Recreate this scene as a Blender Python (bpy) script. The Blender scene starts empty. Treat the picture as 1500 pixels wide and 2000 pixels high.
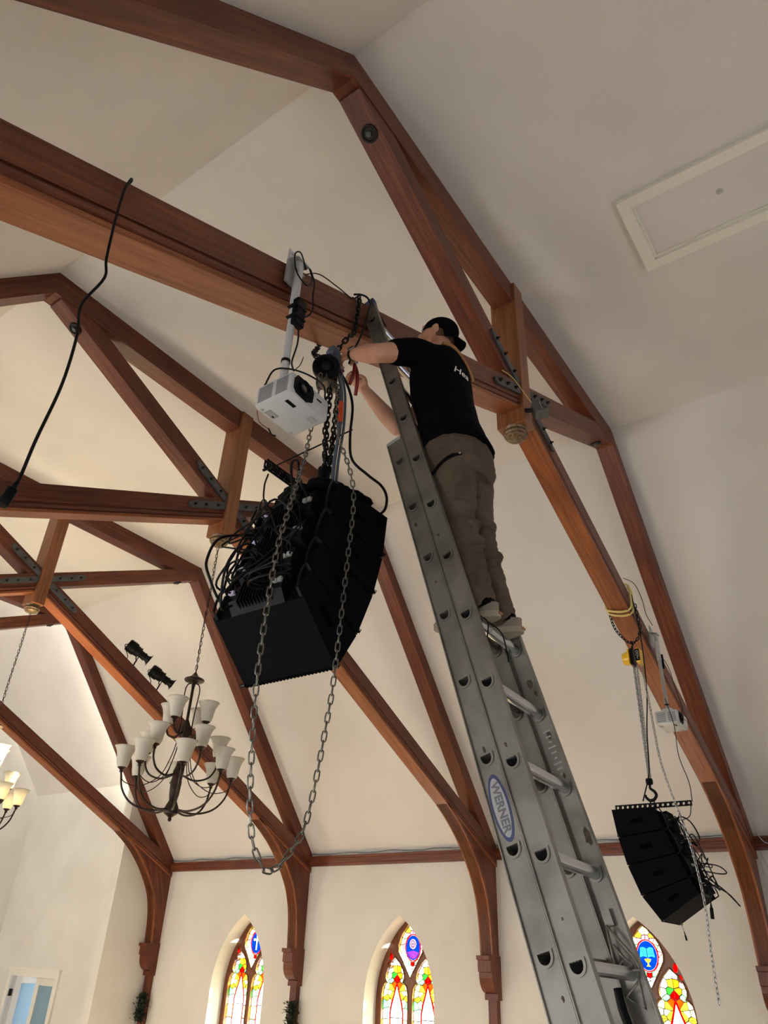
import bpy, bmesh, math, random
from mathutils import Vector as V, Matrix
from mathutils.geometry import tessellate_polygon
random.seed(7)
scene = bpy.context.scene
COL = scene.collection
PI = math.pi

# ---------------------------------------------------------------- camera
YAW, PITCH, ROLL, FPX = math.radians(53.6508), math.radians(31.5151), math.radians(2.53003), 1424.2085
CAM = V((-4.63896, 0.0, 2.30))
fwd = V((math.sin(YAW)*math.cos(PITCH), math.cos(YAW)*math.cos(PITCH), math.sin(PITCH)))
rt0 = V((math.cos(YAW), -math.sin(YAW), 0.0)); up0 = rt0.cross(fwd)
rt = rt0*math.cos(ROLL) + up0*math.sin(ROLL); up = up0*math.cos(ROLL) - rt0*math.sin(ROLL)
cd = bpy.data.cameras.new('camera'); cam = bpy.data.objects.new('camera', cd); COL.objects.link(cam)
m = Matrix((rt, up, -fwd)).transposed().to_4x4(); m.translation = CAM; cam.matrix_world = m
cd.sensor_fit = 'VERTICAL'; cd.sensor_height = 36.0; cd.sensor_width = 27.0; cd.lens = FPX/2000*36.0
cd.clip_start = 0.05; cd.clip_end = 300
scene.camera = cam

# ---------------------------------------------------------------- view, sky, daylight
vs = scene.view_settings
vs.view_transform = 'Standard'; vs.look = 'None'; vs.gamma = 1.0; vs.use_curve_mapping = False
vs.exposure = 0.46
wd = bpy.data.worlds.new('sky'); scene.world = wd; wd.use_nodes = True
bg = wd.node_tree.nodes['Background']
bg.inputs['Color'].default_value = (0.86, 0.93, 1.0, 1); bg.inputs['Strength'].default_value = 4.4

def area(name, loc, direction, sx, sy, power, col):
    l = bpy.data.lights.new(name, 'AREA'); l.shape = 'RECTANGLE'; l.size = sx; l.size_y = sy
    l.energy = power; l.color = col
    o = bpy.data.objects.new(name, l); COL.objects.link(o); o.location = loc
    o.rotation_euler = V(direction).to_track_quat('-Z', 'Y').to_euler()
    return o
# added fill lamps at windows of the unseen side and entrance walls, tinted per bay
DAY = (1.0, 0.97, 0.93)
for wy, pw, wc in ((0.0, 1, (0.90, 0.94, 1.0)), (3.6, 40, (1.0, 0.98, 0.95)), (7.26, 100, (1.0, 0.92, 0.83)), (10.62, 120, (1.0, 0.91, 0.80))):
    area('window_fill', (-6.08, wy, 1.5), (1, 0, -0.25), 1.2, 2.4, pw, wc)
for wx in (-3.2, 3.2):
    area('entrance_fill', (wx, -6.9, 1.7), (0, 1, 0.0), 1.0, 2.4, 26, (0.52, 0.62, 1.0))  # added bluish fill from the unseen entrance end
area('chancel_fill', (-5.2, 15.2, 2.6), (1, 0, 0.1), 1.6, 3.0, 90, (1.0, 0.93, 0.80))  # added chancel fill lamp, out of view, no window opening behind it

sl = bpy.data.lights.new('sun', 'SUN'); sl.energy = 210.0; sl.angle = math.radians(2); sl.color = (1.0, 0.93, 0.82)
so = bpy.data.objects.new('sun', sl); COL.objects.link(so); so.rotation_euler = V((-0.80, 0.36, -0.48)).to_track_quat('-Z', 'Y').to_euler()

# ---------------------------------------------------------------- materials
def s2l(c): return tuple(((x/255)/12.92 if x/255 <= 0.04045 else ((x/255+0.055)/1.055)**2.4) for x in c)
MATS = {}
def mat(name, rgb, rough=0.5, metal=0.0, spec=0.5, noise=None, bump=None, trans=0, alpha=None, emit=None, coat=0):
    m = bpy.data.materials.new(name); m.use_nodes = True; nt = m.node_tree; b = nt.nodes['Principled BSDF']
    c = s2l(rgb)
    b.inputs['Base Color'].default_value = (*c, 1); b.inputs['Roughness'].default_value = rough
    b.inputs['Metallic'].default_value = metal; b.inputs['Specular IOR Level'].default_value = spec
    if coat: b.inputs['Coat Weight'].default_value = coat
    if trans: b.inputs['Transmission Weight'].default_value = trans
    if emit: b.inputs['Emission Color'].default_value = (*s2l(emit[0]), 1); b.inputs['Emission Strength'].default_value = emit[1]
    tc = nt.nodes.new('ShaderNodeTexCoord')
    if noise:                                   # (second colour, scale, low, high)
        n = nt.nodes.new('ShaderNodeTexNoise'); n.inputs['Scale'].default_value = noise[1]; n.inputs['Detail'].default_value = 5
        nt.links.new(tc.outputs['Object'], n.inputs['Vector'])
        r = nt.nodes.new('ShaderNodeValToRGB'); r.color_ramp.elements[0].position = noise[2]; r.color_ramp.elements[1].position = noise[3]
        r.color_ramp.elements[0].color = (*c, 1); r.color_ramp.elements[1].color = (*s2l(noise[0]), 1)
        nt.links.new(n.outputs['Fac'], r.inputs['Fac']); nt.links.new(r.outputs['Color'], b.inputs['Base Color'])
    if bump:                                    # (scale, strength, distance)
        n2 = nt.nodes.new('ShaderNodeTexNoise'); n2.inputs['Scale'].default_value = bump[0]; n2.inputs['Detail'].default_value = 4
        nt.links.new(tc.outputs['Object'], n2.inputs['Vector'])
        bp = nt.nodes.new('ShaderNodeBump'); bp.inputs['Strength'].default_value = bump[1]; bp.inputs['Distance'].default_value = bump[2]
        nt.links.new(n2.outputs['Fac'], bp.inputs['Height']); nt.links.new(bp.outputs['Normal'], b.inputs['Normal'])
    MATS[name] = m
    return m

def wood(name, dark, mid, light, rough=0.42):
    m = bpy.data.materials.new(name); m.use_nodes = True; nt = m.node_tree; b = nt.nodes['Principled BSDF']
    uv = nt.nodes.new('ShaderNodeUVMap'); uv.uv_map = 'grain'
    oi = nt.nodes.new('ShaderNodeObjectInfo')
    add = nt.nodes.new('ShaderNodeVectorMath'); add.operation = 'ADD'
    cmb = nt.nodes.new('ShaderNodeCombineXYZ')
    mul = nt.nodes.new('ShaderNodeMath'); mul.operation = 'MULTIPLY'; mul.inputs[1].default_value = 37.0
    nt.links.new(oi.outputs['Random'], mul.inputs[0]); nt.links.new(mul.outputs[0], cmb.inputs[2])
    nt.links.new(uv.outputs['UV'], add.inputs[0]); nt.links.new(cmb.outputs[0], add.inputs[1])
    def nz(sc, scale, det):
        mp = nt.nodes.new('ShaderNodeMapping'); mp.inputs['Scale'].default_value = sc
        nt.links.new(add.outputs[0], mp.inputs['Vector'])
        n = nt.nodes.new('ShaderNodeTexNoise'); n.inputs['Scale'].default_value = scale; n.inputs['Detail'].default_value = det
        n.inputs['Distortion'].default_value = 0.35
        nt.links.new(mp.outputs['Vector'], n.inputs['Vector']); return n
    g = nz((1.1, 26, 1), 1.6, 6); bl = nz((0.9, 2.5, 1), 1.3, 3); fl = nz((4, 150, 1), 1.0, 2)
    r = nt.nodes.new('ShaderNodeValToRGB'); e = r.color_ramp.elements
    e[0].position = 0.30; e[0].color = (*s2l(dark), 1); e[1].position = 0.72; e[1].color = (*s2l(light), 1)
    k = e.new(0.5); k.color = (*s2l(mid), 1)
    mx = nt.nodes.new('ShaderNodeMath'); mx.operation = 'MULTIPLY_ADD'; mx.inputs[1].default_value = 0.55
    m3 = nt.nodes.new('ShaderNodeMath'); m3.operation = 'MULTIPLY_ADD'; m3.inputs[1].default_value = 0.30
    m4 = nt.nodes.new('ShaderNodeMath'); m4.operation = 'MULTIPLY'; m4.inputs[1].default_value = 0.15
    nt.links.new(fl.outputs['Fac'], m4.inputs[0])
    nt.links.new(bl.outputs['Fac'], m3.inputs[0]); nt.links.new(m4.outputs[0], m3.inputs[2])
    nt.links.new(g.outputs['Fac'], mx.inputs[0]); nt.links.new(m3.outputs[0], mx.inputs[2])
    nt.links.new(mx.outputs[0], r.inputs['Fac']); nt.links.new(r.outputs['Color'], b.inputs['Base Color'])
    b.inputs['Roughness'].default_value = rough; b.inputs['Specular IOR Level'].default_value = 0.35
    bp = nt.nodes.new('ShaderNodeBump'); bp.inputs['Strength'].default_value = 0.25; bp.inputs['Distance'].default_value = 0.004
    nt.links.new(mx.outputs[0], bp.inputs['Height']); nt.links.new(bp.outputs['Normal'], b.inputs['Normal'])
    MATS[name] = m
wood('timber', (54, 23, 15), (93, 46, 29), (130, 72, 42))
wood('bounce_lit_timber', (86, 43, 23), (130, 73, 41), (160, 99, 57))  # paler copy of timber for undersides, warm floor bounce put into its colour
wood('post_timber', (88, 52, 31), (126, 79, 48), (152, 100, 63))
wood('tracery_wood', (72, 38, 22), (104, 58, 34), (130, 78, 46), 0.35)
mat('plaster', (212, 210, 203), 0.9, noise=((204, 201, 193), 1.3, 0.35, 0.7), bump=(60, 0.06, 0.004), spec=0.2)
mat('ceiling_paint', (212, 209, 205), 0.9, noise=((203, 200, 196), 0.8, 0.35, 0.7), bump=(40, 0.05, 0.004), spec=0.2)
mat('floor_boards', (182, 166, 144), 0.5, noise=((162, 142, 118), 2.0, 0.3, 0.7))
mat('white_trim', (222, 219, 208), 0.5)
mat('iron', (84, 86, 88), 0.55, 0.4, noise=((68, 68, 68), 12, 0.4, 0.7))
mat('dark_iron', (28, 26, 25), 0.5, 0.6)
mat('old_brass', (128, 106, 74), 0.45, 0.4, noise=((76, 62, 44), 40, 0.4, 0.65), bump=(120, 0.5, 0.004))
mat('steel', (170, 172, 174), 0.3, 0.9)
mat('chain_steel', (120, 118, 112), 0.35, 0.9)
mat('black_steel', (26, 26, 27), 0.35, 0.8)
mat('aluminium', (132, 129, 121), 0.5, 0.7, noise=((104, 100, 93), 6, 0.42, 0.72), bump=(30, 0.08, 0.003))
mat('bright_aluminium', (188, 189, 190), 0.25, 0.95)
mat('black_plastic', (10, 10, 12), 0.5, spec=0.12)
mat('speaker_black', (10, 11, 14), 0.7, spec=0.04, bump=(220, 0.25, 0.002))
mat('speaker_recess', (4, 4, 5), 0.85, spec=0.03)
mat('cable_black', (10, 10, 11), 0.5, spec=0.2)
mat('white_plastic', (182, 184, 184), 0.42)
mat('grey_metal', (176, 178, 178), 0.45, 0.3)
mat('lens_glass', (8, 8, 12), 0.05, spec=0.9, coat=1.0)
mat('skin', (196, 148, 122), 0.55, noise=((184, 132, 106), 9, 0.35, 0.7), bump=(90, 0.08, 0.002))
mat('shirt_black', (8, 8, 11), 0.9, bump=(14, 0.4, 0.01), spec=0.04)
mat('trouser_brown', (86, 74, 62), 0.88, noise=((74, 62, 51), 7, 0.35, 0.7), bump=(16, 0.55, 0.012), spec=0.2)
mat('cap_black', (11, 10, 10), 0.9, bump=(160, 0.2, 0.002), spec=0.04)
mat('tan_leather', (150, 105, 62), 0.7)
mat('shoe_canvas', (120, 112, 98), 0.8)
mat('shoe_sole', (142, 132, 114), 0.7)
mat('sock_black', (12, 11, 11), 0.9, spec=0.05)
mat('white_print', (225, 225, 222), 0.7)
mat('red_plastic', (120, 18, 18), 0.35)
mat('orange_tag', (196, 70, 34), 0.6)
mat('blue_plastic', (34, 58, 120), 0.4)
mat('blue_sling', (74, 82, 94), 0.85)
mat('yellow_paint', (222, 176, 32), 0.35, coat=0.3)
mat('yellow_sling', (212, 196, 120), 0.8)
mat('label_blue', (44, 52, 92), 0.5)
mat('label_grey', (150, 150, 148), 0.5)
mat('label_text', (92, 92, 96), 0.5)
mat('lead_came', (40, 38, 36), 0.6, 0.3)
mat('leaf_green', (30, 52, 30), 0.7, noise=((18, 34, 20), 30, 0.4, 0.6))
mat('connector_pale', (196, 192, 226), 0.4)
mat('bulb_lit', (255, 236, 200), 0.4, emit=((255, 214, 150), 14.0))

# ---------------------------------------------------------------- mesh builder
def perp(d):
    d = V(d).normalized(); a = V((0, 0, 1)) if abs(d.z) < 0.9 else V((1, 0, 0))
    x = a.cross(d).normalized(); return x, d.cross(x).normalized()
def smooth_path(pts, n=6, closed=False):
    pts = [V(p) for p in pts]; out = []; N = len(pts)
    for i in range(N if closed else N-1):
        p0 = pts[(i-1) % N] if closed or i > 0 else pts[i]*2-pts[i+1]
        p1 = pts[i]; p2 = pts[(i+1) % N]
        p3 = pts[(i+2) % N] if closed or i+2 < N else pts[i+1]*2-pts[i]
        for k in range(n):
            t = k/n
            out.append(0.5*((2*p1)+(p2-p0)*t+(2*p0-5*p1+4*p2-p3)*t*t+(3*p1-p0-3*p2+p3)*t**3))
    if not closed: out.append(pts[-1])
    return out
class MB:
    def __init__(s): s.v = []; s.f = []
    def add(s, vs, fs):
        n = len(s.v); s.v += [V(p) for p in vs]; s.f += [tuple(i+n for i in f) for f in fs]; return s
    def hexa(s, p):     # p: 4 bottom then 4 top, same turning order
        return s.add(p, [(3, 2, 1, 0), (4, 5, 6, 7), (0, 1, 5, 4), (1, 2, 6, 5), (2, 3, 7, 6), (3, 0, 4, 7)])
    def box(s, c, size, M=None):
        c = V(c); hx, hy, hz = size[0]/2, size[1]/2, size[2]/2; M = M or Matrix.Identity(3)
        q = [(-hx, -hy, -hz), (hx, -hy, -hz), (hx, hy, -hz), (-hx, hy, -hz), (-hx, -hy, hz), (hx, -hy, hz), (hx, hy, hz), (-hx, hy, hz)]
        return s.hexa([c+M @ V(a) for a in q])
    def cbox(s, c, size, ch, M=None):   # box with all edges chamfered
        c = V(c); M = M or Matrix.Identity(3); b = bmesh.new(); bmesh.ops.create_cube(b, size=1)
        for v in b.verts: v.co = V((v.co.x*size[0], v.co.y*size[1], v.co.z*size[2]))
        bmesh.ops.bevel(b, geom=b.edges[:], offset=ch, segments=2, affect='EDGES', profile=0.5)
        b.verts.index_update(); s.add([c+M @ v.co for v in b.verts], [[v.index for v in f.verts] for f in b.faces]); b.free(); return s
    def prism(s, poly, fn, t):          # 2D polygon -> fn(a,b) 3D, extruded by vector t
        n = len(poly); A = [V(fn(*p)) for p in poly]; t = V(t)
        return s.add(A+[p+t for p in A], [tuple(range(n-1, -1, -1)), tuple(range(n, 2*n))]+[(i, (i+1) % n, n+(i+1) % n, n+i) for i in range(n)])
    def plate(s, outer, holes, fn, t):  # polygon with holes, extruded
        loops = [outer]+holes; flat = [p for l in loops for p in l]
        tris = tessellate_polygon([[V((p[0], p[1], 0)) for p in l] for l in loops])
        n = len(flat); A = [V(fn(*p)) for p in flat]; t = V(t)
        fs = [tuple(x) for x in tris]+[tuple(n+i for i in reversed(x)) for x in tris]
        k = 0
        for l in loops:
            L = len(l); fs += [(k+i, k+(i+1) % L, n+k+(i+1) % L, n+k+i) for i in range(L)]; k += L
        return s.add(A+[p+t for p in A], fs)
    def tube(s, pts, r, n=8, closed=False, cap=True):
        pts = [V(p) for p in pts]; N = len(pts); rr = r if isinstance(r, (list, tuple)) else [r]*N
        x = None; vs = []
        for i in range(N):
            d = (pts[(i+1) % N]-pts[i-1]) if (closed or 0 < i < N-1) else (pts[1]-pts[0] if i == 0 else pts[-1]-pts[-2])
            if d.length < 1e-9: d = V((0, 0, 1))
            d.normalize()
            if x is None: x, y = perp(d)
            else:
                x = x-d*x.dot(d)
                if x.length < 1e-6: x, y = perp(d)
                x.normalize()
            y = d.cross(x)
            vs += [pts[i]+(x*math.cos(2*PI*k/n)+y*math.sin(2*PI*k/n))*rr[i] for k in range(n)]
        fs = []
        for i in range(N if closed else N-1):
            a, b = i*n, ((i+1) % N)*n
            fs += [(a+k, a+(k+1) % n, b+(k+1) % n, b+k) for k in range(n)]
        if cap and not closed: fs += [tuple(range(n-1, -1, -1)), tuple((N-1)*n+k for k in range(n))]
        return s.add(vs, fs)
    def lathe(s, prof, o, n=16, axis=(0, 0, 1)):    # prof: (radius, along axis)
        z = V(axis).normalized(); x, y = perp(z); o = V(o); vs = []
        for r, h in prof: vs += [o+z*h+(x*math.cos(2*PI*k/n)+y*math.sin(2*PI*k/n))*max(r, 1e-5) for k in range(n)]
        N = len(prof); fs = [(i*n+k, i*n+(k+1) % n, (i+1)*n+(k+1) % n, (i+1)*n+k) for i in range(N-1) for k in range(n)]
        fs += [tuple(range(n-1, -1, -1)), tuple((N-1)*n+k for k in range(n))]
        return s.add(vs, fs)
    def cyl(s, p, q, r, n=12):
        return s.tube([p, q], r, n)
    def rings(s, R, cap=True):          # R: list of rings with equal point counts
        n = len(R[0]); N = len(R)
        fs = [(i*n+k, i*n+(k+1) % n, (i+1)*n+(k+1) % n, (i+1)*n+k) for i in range(N-1) for k in range(n)]
        if cap: fs += [tuple(range(n-1, -1, -1)), tuple((N-1)*n+k for k in range(n))]
        return s.add([p for r in R for p in r], fs)
    def ell(s, c, rad, M=None, nu=16, nv=10):
        c = V(c); M = M or Matrix.Identity(3); R = []
        for j in range(nv+1):
            th = PI*(0.02+0.96*j/nv)
            R.append([c+M @ V((rad[0]*math.sin(th)*math.cos(2*PI*k/nu), rad[1]*math.sin(th)*math.sin(2*PI*k/nu), -rad[2]*math.cos(th))) for k in range(nu)])
        return s.rings(R)
    def mesh(s, name, origin=(0, 0, 0), grain=None):
        o = V(origin); me = bpy.data.meshes.new(name)
        me.from_pydata([tuple(p-o) for p in s.v], [], s.f); me.update()
        b = bmesh.new(); b.from_mesh(me); bmesh.ops.recalc_face_normals(b, faces=b.faces)
        if grain is not None:
            lay = b.loops.layers.uv.new('grain'); g = V(grain).normalized()
            for f in b.faces:
                t = g.cross(f.normal); a = g
                if t.length < 0.3: a, t = perp(f.normal)
                t.normalize()
                for l in f.loops: l[lay].uv = (l.vert.co.dot(a), l.vert.co.dot(t)+0.37*round(f.normal.x*3+f.normal.z*7))
        b.to_mesh(me); b.free(); return me
    def build(s, name, m, parent=None, smooth=False, grain=None):
        o0 = root_loc(parent)
        me = s.mesh(name, o0, grain); me.materials.append(MATS[m] if isinstance(m, str) else m)
        if smooth: me.shade_smooth()
        if smooth == 'auto': me.set_sharp_from_angle(angle=math.radians(40))
        return link(name, me, parent)
def root_loc(p):
    if p is None: return V((0, 0, 0))
    while p.parent: p = p.parent
    return p.location
def link(name, me, parent=None):
    o = bpy.data.objects.new(name, me); COL.objects.link(o); o.parent = parent; return o
def tag(o, label, cat, group=None):
    o['label'] = label; o['category'] = cat
    if group: o['group'] = group
    return o
def thing(name, label, cat, loc, group=None):
    o = bpy.data.objects.new(name, None); COL.objects.link(o); o.location = loc; o.empty_display_size = 0.1
    return tag(o, label, cat, group)
def struct(o): o['kind'] = 'structure'; return o
def sroot(name, loc):
    o = bpy.data.objects.new(name, None); COL.objects.link(o); o.location = loc; o['kind'] = 'structure'; return o
def text_mesh(txt, size, extrude=0.0008, shear=0.0, bold=0.0):
    c = bpy.data.curves.new('lettering', 'FONT'); c.body = txt; c.size = size; c.extrude = extrude; c.shear = shear; c.offset = bold; c.align_x = 'CENTER'; c.align_y = 'CENTER'
    o = bpy.data.objects.new('lettering', c); COL.objects.link(o); bpy.context.view_layer.update()
    dg = bpy.context.evaluated_depsgraph_get(); me = bpy.data.meshes.new_from_object(o.evaluated_get(dg))
    bpy.data.objects.remove(o); return me
# ================================================================ room shell
W, Hr, Hc, cX = 6.146, 3.82, 7.908, 2.60
Y1, DY = 1.9515, 3.6071
YT = [Y1+i*DY for i in range(4)]
FL = -0.30                       # floor level
SL = (Hc-Hr)/(W-cX)              # roof slope
MS = (Hc-Hr)/(cX+W); ZX = Hr+MS*W
TH = 0.20                        # timber thickness
YB, YE = -7.0, YT[3]+TH          # entrance wall, chancel wall
def xz(y): return lambda a, b: (a, y, b)
def yz(x): return lambda a, b: (x, a, b)
def xy(z): return lambda a, b: (a, b, z)

struct(MB().box((0, 5.2, FL-0.1), (13.0, 25.0, 0.2)).build('floor', 'floor_boards'))
struct(MB().box((0, (YB+YE)/2, Hc+0.06), (2*cX, YE-YB, 0.12)).build('ceiling', 'ceiling_paint'))
for s, nm in ((1, 'ceiling_slope_right'), (-1, 'ceiling_slope_left')):
    poly = [(s*cX, Hc), (s*W, Hr), (s*(W+0.14), Hr), (s*(cX+0.1), Hc+0.12), (s*cX, Hc+0.12)]
    struct(MB().prism(poly, xz(YB), (0, YE-YB, 0)).build(nm, 'ceiling_paint'))

# window outline (lancet) in wall coordinates
WSP, WAP, WHW, WSILL = 1.75, 2.90, 0.63, 0.35
def lancet(cy, hw, sill, spring, apex, n=10):
    h = apex-spring; r = (h*h+hw*hw)/(2*hw)
    a1 = math.asin(h/r); pts = [(cy-hw, sill), (cy+hw, sill)]
    for i in range(n+1):
        a = a1*i/n; pts.append((cy+hw-r+r*math.cos(a), spring+r*math.sin(a)))
    for i in range(n-1, -1, -1):
        a = a1*i/n; pts.append((cy-hw+r-r*math.cos(a), spring+r*math.sin(a)))
    return pts
WC = (3.61, 7.285, 10.64)
holes = [lancet(c, WHW, WSILL, WSP, WAP) for c in WC]
struct(MB().plate([(YB, FL), (YE, FL), (YE, Hr), (YB, Hr)], holes, yz(W), (0.48, 0, 0)).build('wall_right', 'plaster'))
lh = [[(c-0.6, 0.3), (c+0.6, 0.3), (c+0.6, 2.7), (c-0.6, 2.7)] for c in (0.0, 3.6, 7.26, 10.62)]
struct(MB().plate([(YB, FL), (YE, FL), (YE, Hr), (YB, Hr)], lh, yz(-W-0.34), (0.34, 0, 0)).build('wall_left', 'plaster'))
gab = [(-W, FL), (W, FL), (W, Hr), (cX, Hc), (-cX, Hc), (-W, Hr)]
struct(MB().plate(gab, [[(x-0.5, 0.5), (x+0.5, 0.5), (x+0.5, 2.9), (x-0.5, 2.9)] for x in (-3.2, 3.2)], xz(YB-0.3), (0, 0.3, 0)).build('wall_back', 'plaster'))
# chancel wall with its wide opening, the chancel behind it
XJ = 5.02
zj = Hr+(W-XJ)*SL
struct(MB().prism([(XJ, FL), (W, FL), (W, Hr), (XJ, zj)], xz(YE), (0, 0.22, 0)).build('wall_chancel_right', 'plaster'))
struct(MB().prism([(-XJ, FL), (-W, FL), (-W, Hr), (-XJ, zj)], xz(YE), (0, 0.22, 0)).build('wall_chancel_left', 'plaster'))
XC, YC2, HC = 5.5, 17.25, 5.28
d0, d1, dh = 14.86, 16.36, 1.74
struct(MB().plate([(YE+0.22, FL), (YC2, FL), (YC2, HC), (YE+0.22, HC)], [[(d0, FL+0.001), (d1, FL+0.001), (d1, dh), (d0, dh)]], yz(XC), (0.2, 0, 0)).build('wall_chancel_side', 'plaster'))
struct(MB().box((-XC-0.1, (YE+YC2)/2, (FL+HC)/2), (0.2, YC2-YE, HC-FL)).build('wall_chancel_side_left', 'plaster'))
struct(MB().prism([(-XC, FL), (XC, FL), (XC, HC), (3.0, Hc+0.4), (-3.0, Hc+0.4), (-XC, HC)], xz(YC2), (0, 0.2, 0)).build('wall_chancel_end', 'plaster'))
for s, nm in ((1, 'ceiling_chancel_right'), (-1, 'ceiling_chancel_left')):
    struct(MB().prism([(s*XC, HC), (s*3.0, Hc+0.4), (s*3.0, Hc+0.55), (s*(XC+0.15), HC)], xz(YE), (0, YC2-YE, 0)).build(nm, 'ceiling_paint'))
struct(MB().box((0, (YE+YC2)/2, Hc+0.46), (6.0, YC2-YE, 0.12)).build('ceiling_chancel', 'ceiling_paint'))

# double door in the chancel side wall, opening on a daylit side room
dr = sroot('door_1', (XC, 15.6, FL))
fr = MB(); tw = 0.11
fr.box((XC-0.02, d0-tw/2, (FL+dh)/2), (0.05, tw, dh-FL)); fr.box((XC-0.02, d1+tw/2, (FL+dh)/2), (0.05, tw, dh-FL))
fr.box((XC-0.02, 15.61, dh+tw/2), (0.05, d1-d0+2*tw, tw)); fr.box((XC-0.03, 15.61, dh+tw+0.015), (0.09, d1-d0+2*tw+0.06, 0.029))
fr.build('door_casing', 'white_trim', dr)
ym = 15.6
lf = MB().plate([(d0+0.01, FL+0.01), (ym-0.01, FL+0.01), (ym-0.01, dh-0.01), (d0+0.01, dh-0.01)], [[(d0+0.13, 0.1), (ym-0.13, 0.1), (ym-0.13, dh-0.13), (d0+0.13, dh-0.13)]], yz(XC+0.05), (0.04, 0, 0)).build('door_leaf', 'white_trim', dr)
mat('frosted_glass', (168, 196, 204), 0.5, trans=0.6)
MB().box((XC+0.07, (d0+ym)/2, (0.1+dh-0.13)/2), (0.008, ym-d0-0.26, dh-0.23)).build('pane', 'frosted_glass', lf)
ol = MB().plate([(0.02, FL+0.01), (0.72, FL+0.01), (0.72, dh-0.01), (0.02, dh-0.01)], [[(0.14, 0.1), (0.6, 0.1), (0.6, dh-0.13), (0.14, dh-0.13)]], lambda a, b: (XC+0.06+a*0.94, d1-0.02-a*0.3, b), (0.013, 0.04, 0)).build('door_leaf', 'white_trim', dr)
MB().prism([(0.14, 0.1), (0.6, 0.1), (0.6, dh-0.13), (0.14, dh-0.13)], lambda a, b: (XC+0.066+a*0.94, d1+0.0-a*0.3, b), (0.002, 0.008, 0)).build('pane', 'frosted_glass', ol)
for hz in (1.45, 0.7): MB().box((XC+0.02, d1-0.012, hz), (0.06, 0.03, 0.12)).build('hinge', 'dark_iron', dr)
mat('side_room_paint', (150, 164, 196), 0.9)
struct(MB().box((XC+1.6, 15.6, 0.9), (0.1, 4.4, 2.5)).build('wall_side_room', 'side_room_paint'))
struct(MB().box((XC+0.95, 15.6, 2.2), (1.4, 4.4, 0.1)).build('ceiling_side_room', 'side_room_paint'))
struct(MB().box((XC+0.8, 17.75, 0.9), (1.0, 0.1, 2.5)).build('wall_side_room_far', 'side_room_paint'))
struct(MB().box((XC+0.95, 13.45, 0.9), (1.3, 0.1, 2.5)).build('wall_side_room_near', 'side_room_paint'))

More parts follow.
